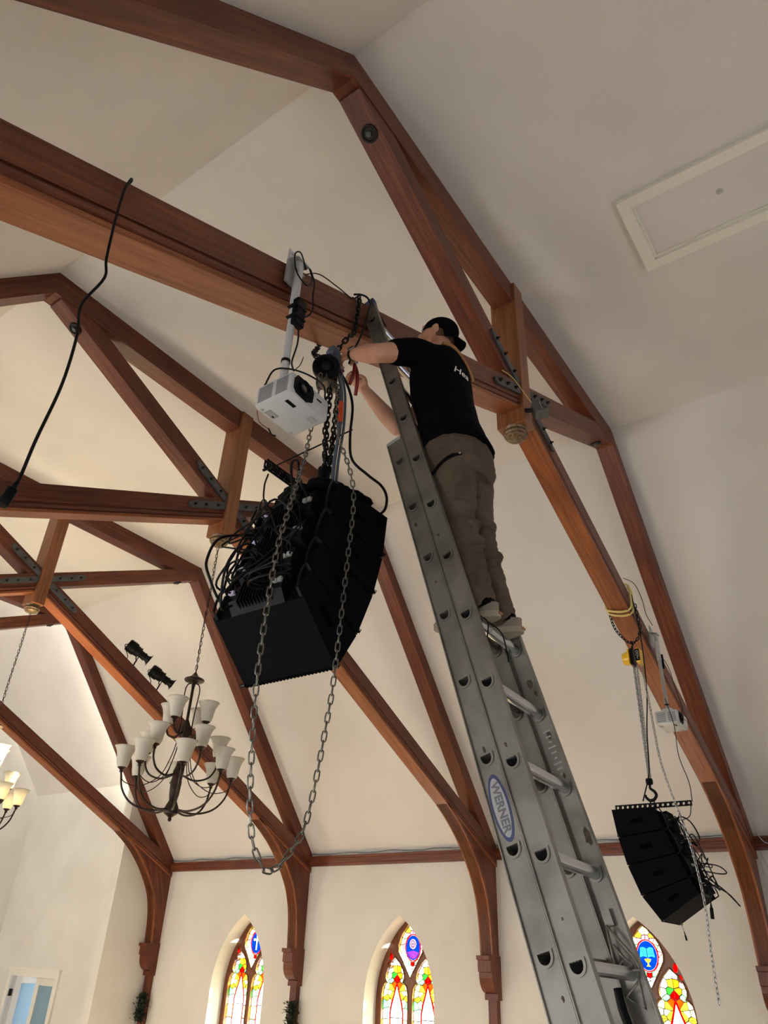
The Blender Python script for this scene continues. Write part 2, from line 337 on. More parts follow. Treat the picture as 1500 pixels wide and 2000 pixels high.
# ================================================================ roof trusses
def shear_profile(prof, sgn, x0, x1, y0, zfun):
    """profile points (dy, drop) carried along the scissor line between x0 and x1"""
    R = [[V((x, y0+dy, zfun(x)-dr)) for dy, dr in prof] for x in (x0, x1)]
    return MB().rings(R)
BR = [(4.70, 0), (4.72, 4.20), (5.0, 4.03), (5.26, 3.83), (5.52, 3.56), (5.75, 3.23), (5.87, 2.85), (5.92, 2.36)]
def truss(k, label):
    y0 = YT[k]; y1 = y0+TH
    t = thing('roof_truss', label, 'roof truss', (0, y0+TH/2, ZX), 'scissor roof trusses')
    def pr(name, poly, a, b, axis, m='timber', parent=t):
        return MB().prism(poly, xz(a), (0, b-a, 0)).build(name, m, parent, grain=axis)
    dz, cd_ = 0.285, 0.25
    xi = cX-0.026
    for s in (-1, 1):
        pr('rafter', [(s*cX, Hc), (s*W, Hr), (s*W, Hr-dz), (s*xi, Hc-cd_)], y0, y1, (s, 0, -SL))
    pr('collar_beam', [(-cX, Hc), (cX, Hc), (xi, Hc-cd_), (-xi, Hc-cd_)], y0, y1, (1, 0, 0))
    for s in (1, -1):
        zf = lambda x, s=s: ZX+s*MS*x
        i = 0.004 if s == 1 else 0.008
        xw = -s*(W-0.002); xm = -s*0.02; xe = s*(cX-0.10)
        sb = shear_profile([(i, 0), (TH-i, 0), (TH-i, 0.185), (i, 0.185)], s, xw, xm, y0, zf).build('scissor_beam', 'timber', t, grain=(1, 0, s*MS))
        shear_profile([(0.016, 0.180), (TH-0.016, 0.180), (TH-0.016, 0.193), (TH-0.006, 0.203), (TH-0.001, 0.22), (TH-0.006, 0.238), (TH-0.018, 0.246), (TH-0.018, 0.256),
                       (0.018, 0.256), (0.018, 0.246), (0.006, 0.238), (0.001, 0.22), (0.006, 0.203), (0.016, 0.193)], s, xw, xm, y0, zf).build('moulding', 'timber', sb, grain=(1, 0, s*MS))
        shear_profile([(0.006, 0.254), (TH-0.006, 0.254), (TH-0.004, 0.258), (TH-0.004, 0.283), (TH-0.008, 0.287), (0.008, 0.287), (0.004, 0.283), (0.004, 0.258)], s, xw, xm, y0, zf).build('soffit_board', 'bounce_lit_timber', sb, grain=(1, 0, s*MS))
        shear_profile([(i, 0), (TH-i, 0), (TH-i, 0.225), (i, 0.225)], s, xm, xe, y0, zf).build('scissor_beam', 'timber', t, grain=(1, 0, s*MS))
        # bolted washer under the head of the beam
        xb = s*(cX-0.36); nrm = V((s*MS, 0, -1)).normalized(); pb = V((xb, y0+TH/2, zf(xb)-0.225))
        wsh = MB().lathe([(0.062, -0.004), (0.066, 0.006), (0.062, 0.018), (0.050, 0.020), (0.044, 0.010), (0.0, 0.010)], pb, 20, nrm).build('washer', 'dark_iron', t, smooth='auto')
        MB().lathe([(0.022, 0.008), (0.022, 0.034), (0.0, 0.036)], pb, 6, nrm).build('nut', 'iron', wsh)
    # king post and carved pendant
    MB().cbox((0, y0+TH/2, (Hc+6.22)/2-0.001), (0.172, TH+0.06, Hc-6.22), 0.006).build('king_post', 'post_timber', t, grain=(0, 0, 1))
    bs = MB().lathe([(0.085, 0.03), (0.092, 0.0), (0.078, -0.018), (0.082, -0.03), (0.098, -0.042), (0.102, -0.056), (0.092, -0.068), (0.086, -0.072), (0.090, -0.082), (0.078, -0.096), (0.05, -0.106), (0.022, -0.112), (0.018, -0.122), (0.010, -0.130)],
                    (0, y0+TH/2, 6.222), 24).build('pendant', 'old_brass', t, smooth='auto')
    fl = MB()
    for q in range(24):
        a = 2*PI*q/24; fl.box((0.098*math.cos(a), y0+TH/2+0.098*math.sin(a), 6.222-0.049), (0.012, 0.012, 0.02), Matrix.Rotation(a, 3, 'Z'))
    fl.build('carved_beading', 'old_brass', bs)
    # iron straps with bolts on the near face
    for s in (1, -1):
        for side in (-1, 1):
            zf = lambda x, s=s: ZX+s*MS*x-0.10
            xa, xb = side*0.09, side*0.53; w2 = 0.045
            poly = [(xa, zf(xa)-w2), (xb, zf(xb)-w2), (xb+side*0.05, zf(xb+side*0.05)-w2*0.3), (xb+side*0.05, zf(xb+side*0.05)+w2*0.3), (xb, zf(xb)+w2), (xa, zf(xa)+w2)]
            off = 0.004 if s == 1 else 0.0
            st = pr('iron_strap', poly, y0-0.012-off, y0+0.01, (1, 0, 0), 'iron')
            for q in (0.2, 0.36, 0.50):
                MB().lathe([(0.016, 0), (0.016, 0.014), (0.008, 0.016), (0.008, 0.03), (0.0, 0.031)], (side*q, y0-0.011-off, zf(side*q)), 6, (0, -1, 0)).build('bolt', 'dark_iron', st)
    # curved wall braces, corbels and pilasters
    for s in (1, -1):
        cur = smooth_path([(s*a, 0, b) for a, b in BR[1:]], 5); cur = [(p.x, p.z) for p in cur]
        poly = cur+[(s*(W-0.001), 2.36), (s*(W-0.001), ZX-MS*W-0.20), (s*4.72, ZX-MS*4.72-0.20)]
        br = pr('arch_brace', poly, y0+0.022, y1-0.022, (0.4, 0, -1))
        cin = []
        for i, p in enumerate(cur):
            q0 = V(cur[max(i-1, 0)]); q1 = V(cur[min(i+1, len(cur)-1)]); d = (q1-q0).normalized(); n = V((-d.y, d.x))*(1 if s == 1 else -1)
            cin.append((p[0]+n.x*0.052, p[1]+n.y*0.052))
        L = len(cur)
        for a, b, lo, hi, nm_, mt_ in ((y0+0.004, y1-0.004, 0.0, 0.6, 'soffit_board', 'bounce_lit_timber'), (y0+0.014, y1-0.014, 0.6, 1.5, 'brace_moulding', 'timber')):
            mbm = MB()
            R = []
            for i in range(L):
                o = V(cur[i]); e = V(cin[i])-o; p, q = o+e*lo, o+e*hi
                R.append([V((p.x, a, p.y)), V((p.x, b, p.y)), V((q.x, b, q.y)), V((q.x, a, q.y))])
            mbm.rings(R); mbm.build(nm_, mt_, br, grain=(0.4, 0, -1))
        cb = [(s*W*0.9999, 2.40), (s*5.80, 2.40), (s*5.80, 2.35), (s*5.84, 2.34), (s*5.84, 2.21), (s*5.87, 2.20)]
        for i in range(9):
            a = PI/2*i/8; cb.append((s*(5.87+0.17*(1-math.cos(a))), 2.20-0.22*math.sin(a)-0.02))
        cb += [(s*6.05, 1.96), (s*6.02, 1.955), (s*6.02, 1.88), (s*W*0.9999, 1.88)]
        pr('corbel', cb, y0+0.0, y1-0.0, (0, 0, 1))
        MB().box((s*(W+6.05)/2, y0+TH/2, (1.88+FL)/2+0.001), (W-6.05, 0.13, 1.88-FL-0.002)).build('pilaster', 'timber', t, grain=(0, 0, 1))
    return t
truss(0, 'nearest scissor truss of dark timber, its beam behind the man on the ladder')
truss(1, 'second scissor truss, its king post holding the unlit chandelier')
truss(2, 'third scissor truss, with two black stage spotlights on its beam')
truss(3, 'farthest scissor truss against the chancel wall at lower left')

# wooden rail under the eaves, bay by bay
def rail(n, a, b):
    o = MB()
    pf = [(W-0.001, 3.63), (W-0.05, 3.63), (W-0.055, 3.66), (W-0.07, 3.68), (W-0.07, 3.74), (W-0.09, 3.755), (W-0.09, 3.785), (W-0.001, 3.785)]
    o.prism(pf, lambda x, z: (x, a, z), (0, b-a, 0)); return struct(o.build('trim_%d' % n, 'timber', grain=(0, 1, 0)))
rail(1, -2.0, YT[0]+0.0)
for i in range(3): rail(i+2, YT[i]+TH, YT[i+1])
# attic hatch in the flat ceiling
hx0, hx1, hy0, hy1 = -0.40, 0.45, -0.80, 0.81
h = thing('attic_hatch', 'white framed attic access hatch in the flat ceiling at upper right', 'hatch', ((hx0+hx1)/2, 0, Hc))
mb = MB().plate([(hx0, hy0), (hx1, hy0), (hx1, hy1), (hx0, hy1)], [[(hx0+0.10, hy0+0.1), (hx1-0.10, hy0+0.1), (hx1-0.10, hy1-0.1), (hx0+0.10, hy1-0.1)]], xy(Hc-0.045), (0, 0, 0.044))
mb.build('frame', 'white_trim', h)
MB().plate([(hx0+0.10, hy0+0.1), (hx1-0.10, hy0+0.1), (hx1-0.10, hy1-0.1), (hx0+0.10, hy1-0.1)], [[(hx0+0.125, hy0+0.125), (hx1-0.125, hy0+0.125), (hx1-0.125, hy1-0.125), (hx0+0.125, hy1-0.125)]], xy(Hc-0.018), (0, 0, 0.017)).build('inner_bead', 'white_trim', h)
MB().box((0.025, 0.0, Hc-0.003), (0.66, 1.40, 0.004)).build('panel', 'ceiling_paint', h)
MB().lathe([(0.03, 0), (0.03, 0.006), (0.018, 0.01), (0.016, 0.02), (0, 0.021)], (-0.02, 0.05, Hc-0.004), 12, (0, 0, -1)).build('latch', 'grey_metal', h)
# ================================================================ stained-glass windows
def glass(name, rgb, tr=0.10):
    m = bpy.data.materials.new(name); m.use_nodes = True; nt = m.node_tree; nt.nodes.clear()
    out = nt.nodes.new('ShaderNodeOutputMaterial'); mx = nt.nodes.new('ShaderNodeMixShader'); mx.inputs[0].default_value = tr
    a = nt.nodes.new('ShaderNodeBsdfTransparent'); b = nt.nodes.new('ShaderNodeBsdfTranslucent')
    tc = nt.nodes.new('ShaderNodeTexCoord'); n = nt.nodes.new('ShaderNodeTexNoise'); n.inputs['Scale'].default_value = 9
    nt.links.new(tc.outputs['Object'], n.inputs['Vector'])
    r = nt.nodes.new('ShaderNodeValToRGB'); c = s2l(rgb)
    r.color_ramp.elements[0].position = 0.3; r.color_ramp.elements[0].color = (*[x*0.72 for x in c], 1)
    r.color_ramp.elements[1].position = 0.7; r.color_ramp.elements[1].color = (*c, 1)
    nt.links.new(n.outputs['Fac'], r.inputs['Fac'])
    for s in (a, b): nt.links.new(r.outputs['Color'], s.inputs['Color'])
    nt.links.new(a.outputs[0], mx.inputs[1]); nt.links.new(b.outputs[0], mx.inputs[2]); nt.links.new(mx.outputs[0], out.inputs['Surface'])
    MATS[name] = m
for nm, c in dict(white=(236, 236, 232), cream=(226, 224, 176), yellow=(206, 192, 84), amber=(200, 150, 56), orange=(196, 100, 36), green=(84, 176, 84), mint=(140, 206, 160),
                  red=(190, 14, 20), pink=(206, 150, 176), blue=(26, 84, 146), sky=(84, 150, 186), purple=(130, 84, 160)).items():
    glass('glass_'+nm, c)
def clip(poly, px, py, nx, ny):
    out = []
    for i in range(len(poly)):
        a, b = poly[i], poly[(i+1) % len(poly)]
        da = (a[0]-px)*nx+(a[1]-py)*ny; db = (b[0]-px)*nx+(b[1]-py)*ny
        if da <= 0: out.append(a)
        if da*db < 0: t = da/(da-db); out.append((a[0]+(b[0]-a[0])*t, a[1]+(b[1]-a[1])*t))
    return out
def parea(p): return 0.5*sum(p[i][0]*p[(i+1) % len(p)][1]-p[(i+1) % len(p)][0]*p[i][1] for i in range(len(p)))
def cells(region, seeds):
    res = []
    for i, s in enumerate(seeds):
        p = region
        for j, q in enumerate(seeds):
            if i != j and p: p = clip(p, (s[0]+q[0])/2, (s[1]+q[1])/2, q[0]-s[0], q[1]-s[1])
        if len(p) > 2 and abs(parea(p)) > 1e-4: res.append((p, s[2]))
    return res
def inset(p, d):
    cx = sum(a[0] for a in p)/len(p); cy = sum(a[1] for a in p)/len(p)
    return [(a[0]+(cx-a[0])*min(0.35, d/max(1e-4, math.hypot(cx-a[0], cy-a[1]))), a[1]+(cy-a[1])*min(0.35, d/max(1e-4, math.hypot(cx-a[0], cy-a[1])))) for a in p]
def ellp(cx, cy, a, b, n=24, t0=0.0, t1=2*PI, end=False):
    return [(cx+a*math.cos(t0+(t1-t0)*i/n), cy+b*math.sin(t0+(t1-t0)*i/n)) for i in range(n+(1 if end else 0))]
GX = W+0.39
def window(idx, cy, emblem):
    w = sroot('window_%d' % idx, (GX, cy, WSILL))
    fn = lambda x: (lambda a, b: (x, cy+a, b))
    def light(cx):
        r = [(0.25, WSILL+0.07), (0.25, 1.85), (0.23, 1.95), (0.185, 2.0), (0.15, 2.005), (0.178, 2.05), (0.182, 2.10), (0.155, 2.18), (0.09, 2.27), (0.0, 2.345)]
        return [(cx-a, b) for a, b in r[:1]]+[(cx+a, b) for a, b in r]+[(cx-a, b) for a, b in reversed(r[1:-1])]
    kite = [(0, 2.07), (0.12, 2.25), (0.225, 2.41), (0.235, 2.50), (0.195, 2.61), (0.145, 2.69), (0.09, 2.745), (0.065, 2.78), (0, 2.825)]
    kite = kite+[(-a, b) for a, b in reversed(kite[1:-1])]
    cxs = (-0.283, 0.283)
    eyes = [ellp(s*0.36, 2.35, 0.030, 0.052, 10) for s in (-1, 1)]+[ellp(s*0.395, 2.235, 0.036, 0.042, 10) for s in (-1, 1)]
    outer = lancet(0, WHW-0.005, WSILL+0.005, WSP, WAP-0.008)
    tr = MB().plate(outer, [light(c) for c in cxs]+[kite]+eyes, fn(W+0.32), (0.10, 0, 0)).build('tracery', 'tracery_wood', w, grain=(0, 0, 1))
    # raised roll moulding round each light
    rm = MB()
    for l in [light(c) for c in cxs]+[kite]:
        rm.tube([(W+0.318, cy+a, b) for a, b in l], 0.013, 6, closed=True)
    rm.build('roll_moulding', 'tracery_wood', tr, smooth=True, grain=(0, 0, 1))
    came = MB()
    def panes(lst):
        for p, col in lst:
            q = inset(p, 0.004)
            MB().prism(q, fn(GX), (0.004, 0, 0)).build('pane', 'glass_'+col, w)
            n = len(p); a = [V((GX-0.004, cy+x, z)) for x, z in p]; b = [V((GX-0.004, cy+x, z)) for x, z in inset(p, 0.006)]
            t = V((0.012, 0, 0))
            for i in range(n):
                j = (i+1) % n; came.hexa([a[i], a[j], b[j], b[i], a[i]+t, a[j]+t, b[j]+t, b[i]+t])
    for c in cxs:
        L = light(c); ap = (c, 2.02)
        gable = [(c-0.125, WSILL+0.07), (c+0.125, WSILL+0.07), (c+0.125, 1.62), (c+0.10, 1.74), (c+0.03, 1.93), ap, (c-0.03, 1.93), (c-0.10, 1.74), (c-0.125, 1.62)]
        gin = [(c-0.107, WSILL+0.07), (c+0.107, WSILL+0.07), (c+0.107, 1.62), (c+0.082, 1.73), (c+0.014, 1.92), (c, 1.965), (c-0.014, 1.92), (c-0.082, 1.73), (c-0.107, 1.62)]
        rows = [(WSILL, 0.75), (0.75, 1.15), (1.15, 1.55), (1.55, 2.0)]
        for z0, z1 in rows:
            p = clip(clip(gin, 0, z0, 0, -1), 0, z1, 0, 1)
            if len(p) > 2: panes([(p, 'white')])
        for s in (-1, 1):
            red = [(c+s*0.107, WSILL+0.07), (c+s*0.125, WSILL+0.07), (c+s*0.125, 1.62), (c+s*0.10, 1.74), (c+s*0.03, 1.93), ap, (c, 1.965), (c+s*0.014, 1.92), (c+s*0.082, 1.73), (c+s*0.107, 1.62)]
            for z0, z1 in ((WSILL, 1.0), (1.0, 1.62), (1.62, 2.1)):
                p = clip(clip(red, 0, z0, 0, -1), 0, z1, 0, 1)
                if len(p) > 2: panes([(p, 'red')])
            half = [q for q in L if (q[0]-c)*s >= -1e-6]
            half.sort(key=lambda q: 0)
            rim = [(0.25, WSILL+0.07), (0.25, 1.85), (0.23, 1.95), (0.185, 2.0), (0.15, 2.005), (0.178, 2.05), (0.182, 2.10), (0.155, 2.18), (0.09, 2.27), (0.0, 2.345)]
            gs = [(0.0, 2.02), (0.03, 1.93), (0.10, 1.74), (0.125, 1.62), (0.125, WSILL+0.07)]
            reg = [(c+s*a, b) for a, b in rim+gs]
            seeds = [(c+s*0.05, 2.27, 'white'), (c+s*0.115, 2.17, 'white'), (c+s*0.035, 2.18, 'yellow' if s > 0 else 'amber'), (c+s*0.13, 2.08, 'cream'), (c+s*0.06, 2.09, 'green' if s > 0 else 'amber'), (c+s*0.02, 2.05, 'red'),
                     (c+s*0.10, 2.03, 'mint'), (c+s*0.06, 1.98, 'orange'), (c+s*0.11, 1.94, 'yellow'), (c+s*0.175, 1.95, 'cream'), (c+s*0.20, 1.87, 'cream'), (c+s*0.13, 1.86, 'cream'), (c+s*0.10, 1.83, 'yellow'), (c+s*0.17, 1.80, 'yellow'), (c+s*0.14, 1.75, 'cream'),
                     (c+s*0.205, 1.72, 'mint'), (c+s*0.18, 1.62, 'white'), (c+s*0.18, 1.44, 'cream'), (c+s*0.18, 1.24, 'white'), (c+s*0.18, 1.02, 'white'), (c+s*0.18, 0.75, 'cream'), (c+s*0.18, 0.5, 'white')]
            panes(cells(reg, seeds))
    mz, ma, mb_ = 2.475, 0.128, 0.168
    for s in (-1, 1):
        k = [(0, 2.07), (0.12, 2.25), (0.225, 2.41), (0.235, 2.50), (0.195, 2.61), (0.145, 2.69), (0.09, 2.745), (0.065, 2.78), (0, 2.825)]
        arc = ellp(0, mz, ma+0.02, mb_+0.02, 14, PI/2, -PI/2, True)
        reg = [(s*a, b) for a, b in k+arc]
        seeds = [(s*0.03, 2.74, 'cream'), (s*0.07, 2.70, 'yellow'), (s*0.025, 2.68, 'pink'), (s*0.075, 2.645, 'pink'), (s*0.13, 2.62, 'cream'), (s*0.12, 2.58, 'mint'), (s*0.17, 2.55, 'cream'), (s*0.155, 2.50, 'pink'), (s*0.19, 2.46, 'cream'), (s*0.15, 2.42, 'white'),
                 (s*0.16, 2.37, 'cream'), (s*0.12, 2.34, 'white'), (s*0.105, 2.29, 'cream'), (s*0.05, 2.27, 'mint'), (s*0.02, 2.27, 'red'), (s*0.05, 2.21, 'white'), (s*0.02, 2.15, 'white')]
        panes(cells(reg, seeds))
    ring = MB().plate(ellp(0, mz, ma+0.018, mb_+0.018, 28), [ellp(0, mz, ma+0.002, mb_+0.002, 28)], fn(GX), (0.004, 0, 0)).build('pane', 'glass_red', w)
    em = []
    if emblem == 'cross':
        def lobe(cx, cz, r, a0):
            return [(cx+r*math.cos(a0+PI*(i-4)/5.0), cz+r*math.sin(a0+PI*(i-4)/5.0)) for i in range(9)]
        pts = [(-0.014, mz-0.115), (0.014, mz-0.115), (0.014, mz+0.03)]+lobe(0.062, mz+0.045, 0.020, 0)+[(0.014, mz+0.06)]+lobe(0, mz+0.105, 0.02, PI/2)+[(-0.014, mz+0.06)]+lobe(-0.062, mz+0.045, 0.020, PI)+[(-0.014, mz+0.03)]
        em.append((pts, 'cream'))
    elif emblem == 'crown':
        em.append((ellp(0, mz+0.05, 0.062, 0.068, 20), 'pink'))
        em.append((ellp(0, mz, 0.112, 0.150, 12, PI+0.42, 2*PI-0.42, True)+[(0.05, mz-0.048), (0, mz-0.035), (-0.05, mz-0.048)], 'purple'))
    else:
        for s in (-1, 1):
            b = [(s*0.004, mz+0.080), (s*0.045, mz+0.098), (s*0.085, mz+0.088), (s*0.100, mz-0.020), (s*0.05, mz-0.008), (s*0.004, mz-0.022)]
            em.append((b if s > 0 else b[::-1], 'sky'))
        em.append(([(-0.045, mz-0.040), (-0.012, mz-0.036), (0.0, mz-0.028), (0.012, mz-0.036), (0.045, mz-0.040), (0.028, mz-0.068), (0.008, mz-0.080), (0.008, mz-0.104), (0.03, mz-0.122), (-0.03, mz-0.122), (-0.008, mz-0.104), (-0.008, mz-0.080), (-0.028, mz-0.068)], 'yellow'))
    field = 'blue'
    MB().plate(ellp(0, mz, ma, mb_, 28), [p for p, c in em], fn(GX), (0.004, 0, 0)).build('medallion', 'glass_'+field, w)
    for p, c in em: MB().prism(p, fn(GX), (0.004, 0, 0)).build('medallion_piece', 'glass_'+c, w)
    if emblem == 'crown':
        MB().tube([(GX-0.003, cy+a, b) for a, b in ellp(0, mz+0.05, 0.040, 0.046, 16)], 0.006, 5, closed=True).build('medallion_line', 'glass_blue', w)
        MB().tube([(GX-0.003, cy+a, b) for a, b in ((0, mz+0.01), (0, mz+0.08))], 0.005, 5).build('medallion_line', 'glass_blue', w)
        MB().tube([(GX-0.003, cy+a, b) for a, b in ((-0.03, mz+0.05), (0.03, mz+0.05))], 0.005, 5).build('medallion_line', 'glass_blue', w)
    if emblem == 'lamp':
        for s in (-1, 1):
            for q in (0.066, 0.046, 0.026, 0.008):
                MB().tube([(GX-0.003, cy+s*0.018, mz+q), (GX-0.003, cy+s*0.078, mz+q+0.004)], 0.0016, 4).build('medallion_line', 'glass_blue', w)
    for a, z in ((0.36, 2.35), (0.395, 2.235)):
        for s in (-1, 1): MB().prism(ellp(s*a, z, 0.038, 0.055, 10), fn(GX), (0.004, 0, 0)).build('pane', 'glass_red', w)
    came.build('lead_cames', 'lead_came', w)
    # saddle bars
    sb = MB()
    for z in (0.9, 1.35, 1.80):
        for c in cxs: sb.cyl((GX-0.008, cy+c-0.225, z), (GX-0.008, cy+c+0.225, z), 0.004, 6)
    sb.build('saddle_bars', 'lead_came', w)
    return w
window(1, WC[2], 'cross'); window(2, WC[1], 'crown'); window(3, WC[0], 'lamp')

# ================================================================ chandeliers
def frosted(name, rgb, tr):
    m = bpy.data.materials.new(name); m.use_nodes = True; nt = m.node_tree; b = nt.nodes['Principled BSDF']
    b.inputs['Base Color'].default_value = (*s2l(rgb), 1); b.inputs['Roughness'].default_value = 0.45
    out = nt.nodes['Material Output']; mx = nt.nodes.new('ShaderNodeMixShader'); mx.inputs[0].default_value = tr
    t = nt.nodes.new('ShaderNodeBsdfTranslucent'); t.inputs['Color'].default_value = (*s2l(rgb), 1)
    tc = nt.nodes.new('ShaderNodeTexCoord'); n = nt.nodes.new('ShaderNodeTexNoise'); n.inputs['Scale'].default_value = 14
    nt.links.new(tc.outputs['Object'], n.inputs['Vector'])
    bp = nt.nodes.new('ShaderNodeBump'); bp.inputs['Strength'].default_value = 0.15; nt.links.new(n.outputs['Fac'], bp.inputs['Height']); nt.links.new(bp.outputs['Normal'], b.inputs['Normal'])
    nt.links.new(b.outputs[0], mx.inputs[1]); nt.links.new(t.outputs[0], mx.inputs[2]); nt.links.new(mx.outputs[0], out.inputs['Surface']); MATS[name] = m
frosted('frosted_shade', (226, 222, 208), 0.45)
mat('bronze', (44, 34, 28), 0.45, 0.6, noise=((66, 48, 36), 20, 0.45, 0.7))
def link_mesh(pitch, wire, wid, n=12, m=5):
    """one oval chain link lying along local x"""
    L = pitch/2+wire*1.0; hw = wid/2; pts = []
    for i in range(n):
        a = 2*PI*i/n; x = hw*math.cos(a); y = hw*math.sin(a); pts.append((x+(L-hw)*(1 if x > 1e-6 else -1 if x < -1e-6 else 0), y, 0))
    return MB().tube(pts, wire, m, closed=True)
def chain_frames(path, pitch):
    pts = [V(p) for p in path]; d = [0]
    for i in range(1, len(pts)): d.append(d[-1]+(pts[i]-pts[i-1]).length)
    n = max(1, int(d[-1]/pitch)); out = []; k = 0; x0 = None
    for i in range(n):
        s = (i+0.5)*d[-1]/n
        while k < len(d)-2 and d[k+1] < s: k += 1
        t = (s-d[k])/max(1e-9, d[k+1]-d[k]); p = pts[k].lerp(pts[k+1], t); a = (pts[k+1]-pts[k]).normalized()
        if x0 is None: x0, _ = perp(a)
        x0 = (x0-a*x0.dot(a)).normalized(); y0 = a.cross(x0)
        c, s_ = (0.82, 0.57) if i % 2 else (-0.57, 0.82)
        u = x0*c+y0*s_; v = a.cross(u)
        M = Matrix((a, u, v)).transposed().to_4x4(); M.translation = p; out.append(M)
    return out
def chain_mesh(mb, path, pitch, wire, wid, n=10, m=4):
    lm = link_mesh(pitch, wire, wid, n, m)
    for M in chain_frames(path, pitch): mb.add([M @ p for p in lm.v], lm.f)
    return mb
def chain_links(root, path, pitch, wire, wid, material):
    me = link_mesh(pitch, wire, wid).mesh('link'); me.materials.append(MATS[material]); me.shade_smooth()
    for M in chain_frames(path, pitch):
        o = link('link', me, root); M = M.copy(); M.translation -= root.location; o.matrix_local = M
def chandelier(yc, label, lit):
    t = thing('chandelier', label, 'chandelier', (0, yc, 6.09), 'tiered chandeliers hung from the king posts')
    chain_mesh(MB(), [(0, yc, 6.092), (0, yc, 4.66)], 0.042, 0.0035, 0.02).build('hanging_chain', 'bronze', t, smooth=True)
    MB().tube(smooth_path([(0.008, yc, 6.08), (0.02, yc+0.01, 5.6), (-0.012, yc, 5.1), (0.01, yc, 4.62)], 6), 0.003, 5).build('lamp_cord', 'cable_black', t)
    MB().lathe([(0.01, 4.67), (0.03, 4.64), (0.045, 4.625), (0.096, 4.60), (0.10, 4.59), (0.09, 4.578), (0.04, 4.57), (0.02, 4.55), (0.014, 4.50), (0.014, 4.2), (0.03, 4.17), (0.05, 4.12), (0.05, 4.05), (0.03, 4.0), (0.024, 3.8),
               (0.03, 3.76), (0.044, 3.72), (0.044, 3.66), (0.052, 3.62), (0.046, 3.52), (0.036, 3.46), (0.055, 3.42), (0.068, 3.385), (0.062, 3.35), (0.03, 3.33), (0.014, 3.315), (0.018, 3.30), (0.01, 3.285)], (0, yc, 0), 18).build('column', 'bronze', t, smooth='auto')
    for q in range(4):
        a = PI/4+q*PI/2; cx, sx = math.cos(a), math.sin(a)
        P = lambda r, z: (r*cx, yc+r*sx, z)
        MB().tube(smooth_path([P(0.02, 4.56), P(0.055, 4.54), P(0.07, 4.47), P(0.06, 4.3), P(0.055, 4.12), P(0.075, 4.03), P(0.12, 4.02)], 6), 0.006, 6).build('scroll_rod', 'bronze', t, smooth=True)
    tiers = [(4, 0.21, 4.165, 0.3), (5, 0.35, 3.885, 0.75), (8, 0.50, 3.70, 0.15)]
    sp = [(a*1.12, b*1.3) for a, b in [(0.030, 0.0), (0.042, 0.006), (0.050, 0.03), (0.056, 0.07), (0.066, 0.105), (0.082, 0.132), (0.092, 0.142), (0.089, 0.143), (0.079, 0.135), (0.063, 0.107), (0.053, 0.07), (0.047, 0.032), (0.038, 0.01), (0.0, 0.008)]]
    for ti, (n, r, z, ph) in enumerate(tiers):
        for q in range(n):
            a = ph+2*PI*q/n; cx, sx = math.cos(a), math.sin(a)
            P = lambda rr, zz: (rr*cx, yc+rr*sx, zz)
            if ti == 0: pts = [P(0.045, 4.07), P(0.11, 4.04), P(0.18, 4.06), P(r, 4.115), P(r, z-0.03)]
            elif ti == 1: pts = [P(0.04, 3.69), P(0.16, 3.655), P(0.28, 3.69), P(r-0.01, 3.77), P(r, z-0.03)]
            else: pts = [P(0.05, 3.385), P(0.2, 3.365), P(0.36, 3.41), P(0.46, 3.52), P(r, z-0.03)]
            MB().tube(smooth_path(pts, 6), 0.0095, 6).build('arm', 'bronze', t, smooth=True)
            if ti == 2:
                MB().tube(smooth_path([P(0.055, 4.02), P(0.085, 3.85), P(0.16, 3.66), P(0.32, 3.56), P(0.46, 3.585), P(0.492, 3.65)], 6), 0.0045, 5).build('scroll_rod', 'bronze', t, smooth=True)
            cup = MB().lathe([(0.012, -0.04), (0.018, -0.03), (0.012, -0.022), (0.03, -0.006), (0.040, 0.0), (0.036, 0.012), (0.0, 0.012)], P(r, z), 12).build('socket_cup', 'bronze', t, smooth='auto')
            sh = MB().lathe(sp, P(r, z+0.004), 20).build('lamp_shade', 'frosted_shade', t, smooth=True)
            if lit:
                MB().lathe([(0.012, 0), (0.02, 0.03), (0.02, 0.05), (0.0, 0.06)], P(r, z+0.02), 8).build('bulb', 'bulb_lit', sh, smooth=True)
                l = bpy.data.lights.new('bulb_light', 'POINT'); l.energy = 16; l.color = (1.0, 0.80, 0.52); l.shadow_soft_size = 0.02
                o = bpy.data.objects.new('bulb_light', l); COL.objects.link(o); o.location = V(P(r, z+0.11))-t.location; o.parent = t
    return t
chandelier(YT[1]+TH/2, 'dark bronze chandelier with unlit frosted bell shades, left of the hanging chain loop', False)
chandelier(YT[2]+TH/2, 'glowing chandelier with lit bell shades cut by the left edge of the picture', True)

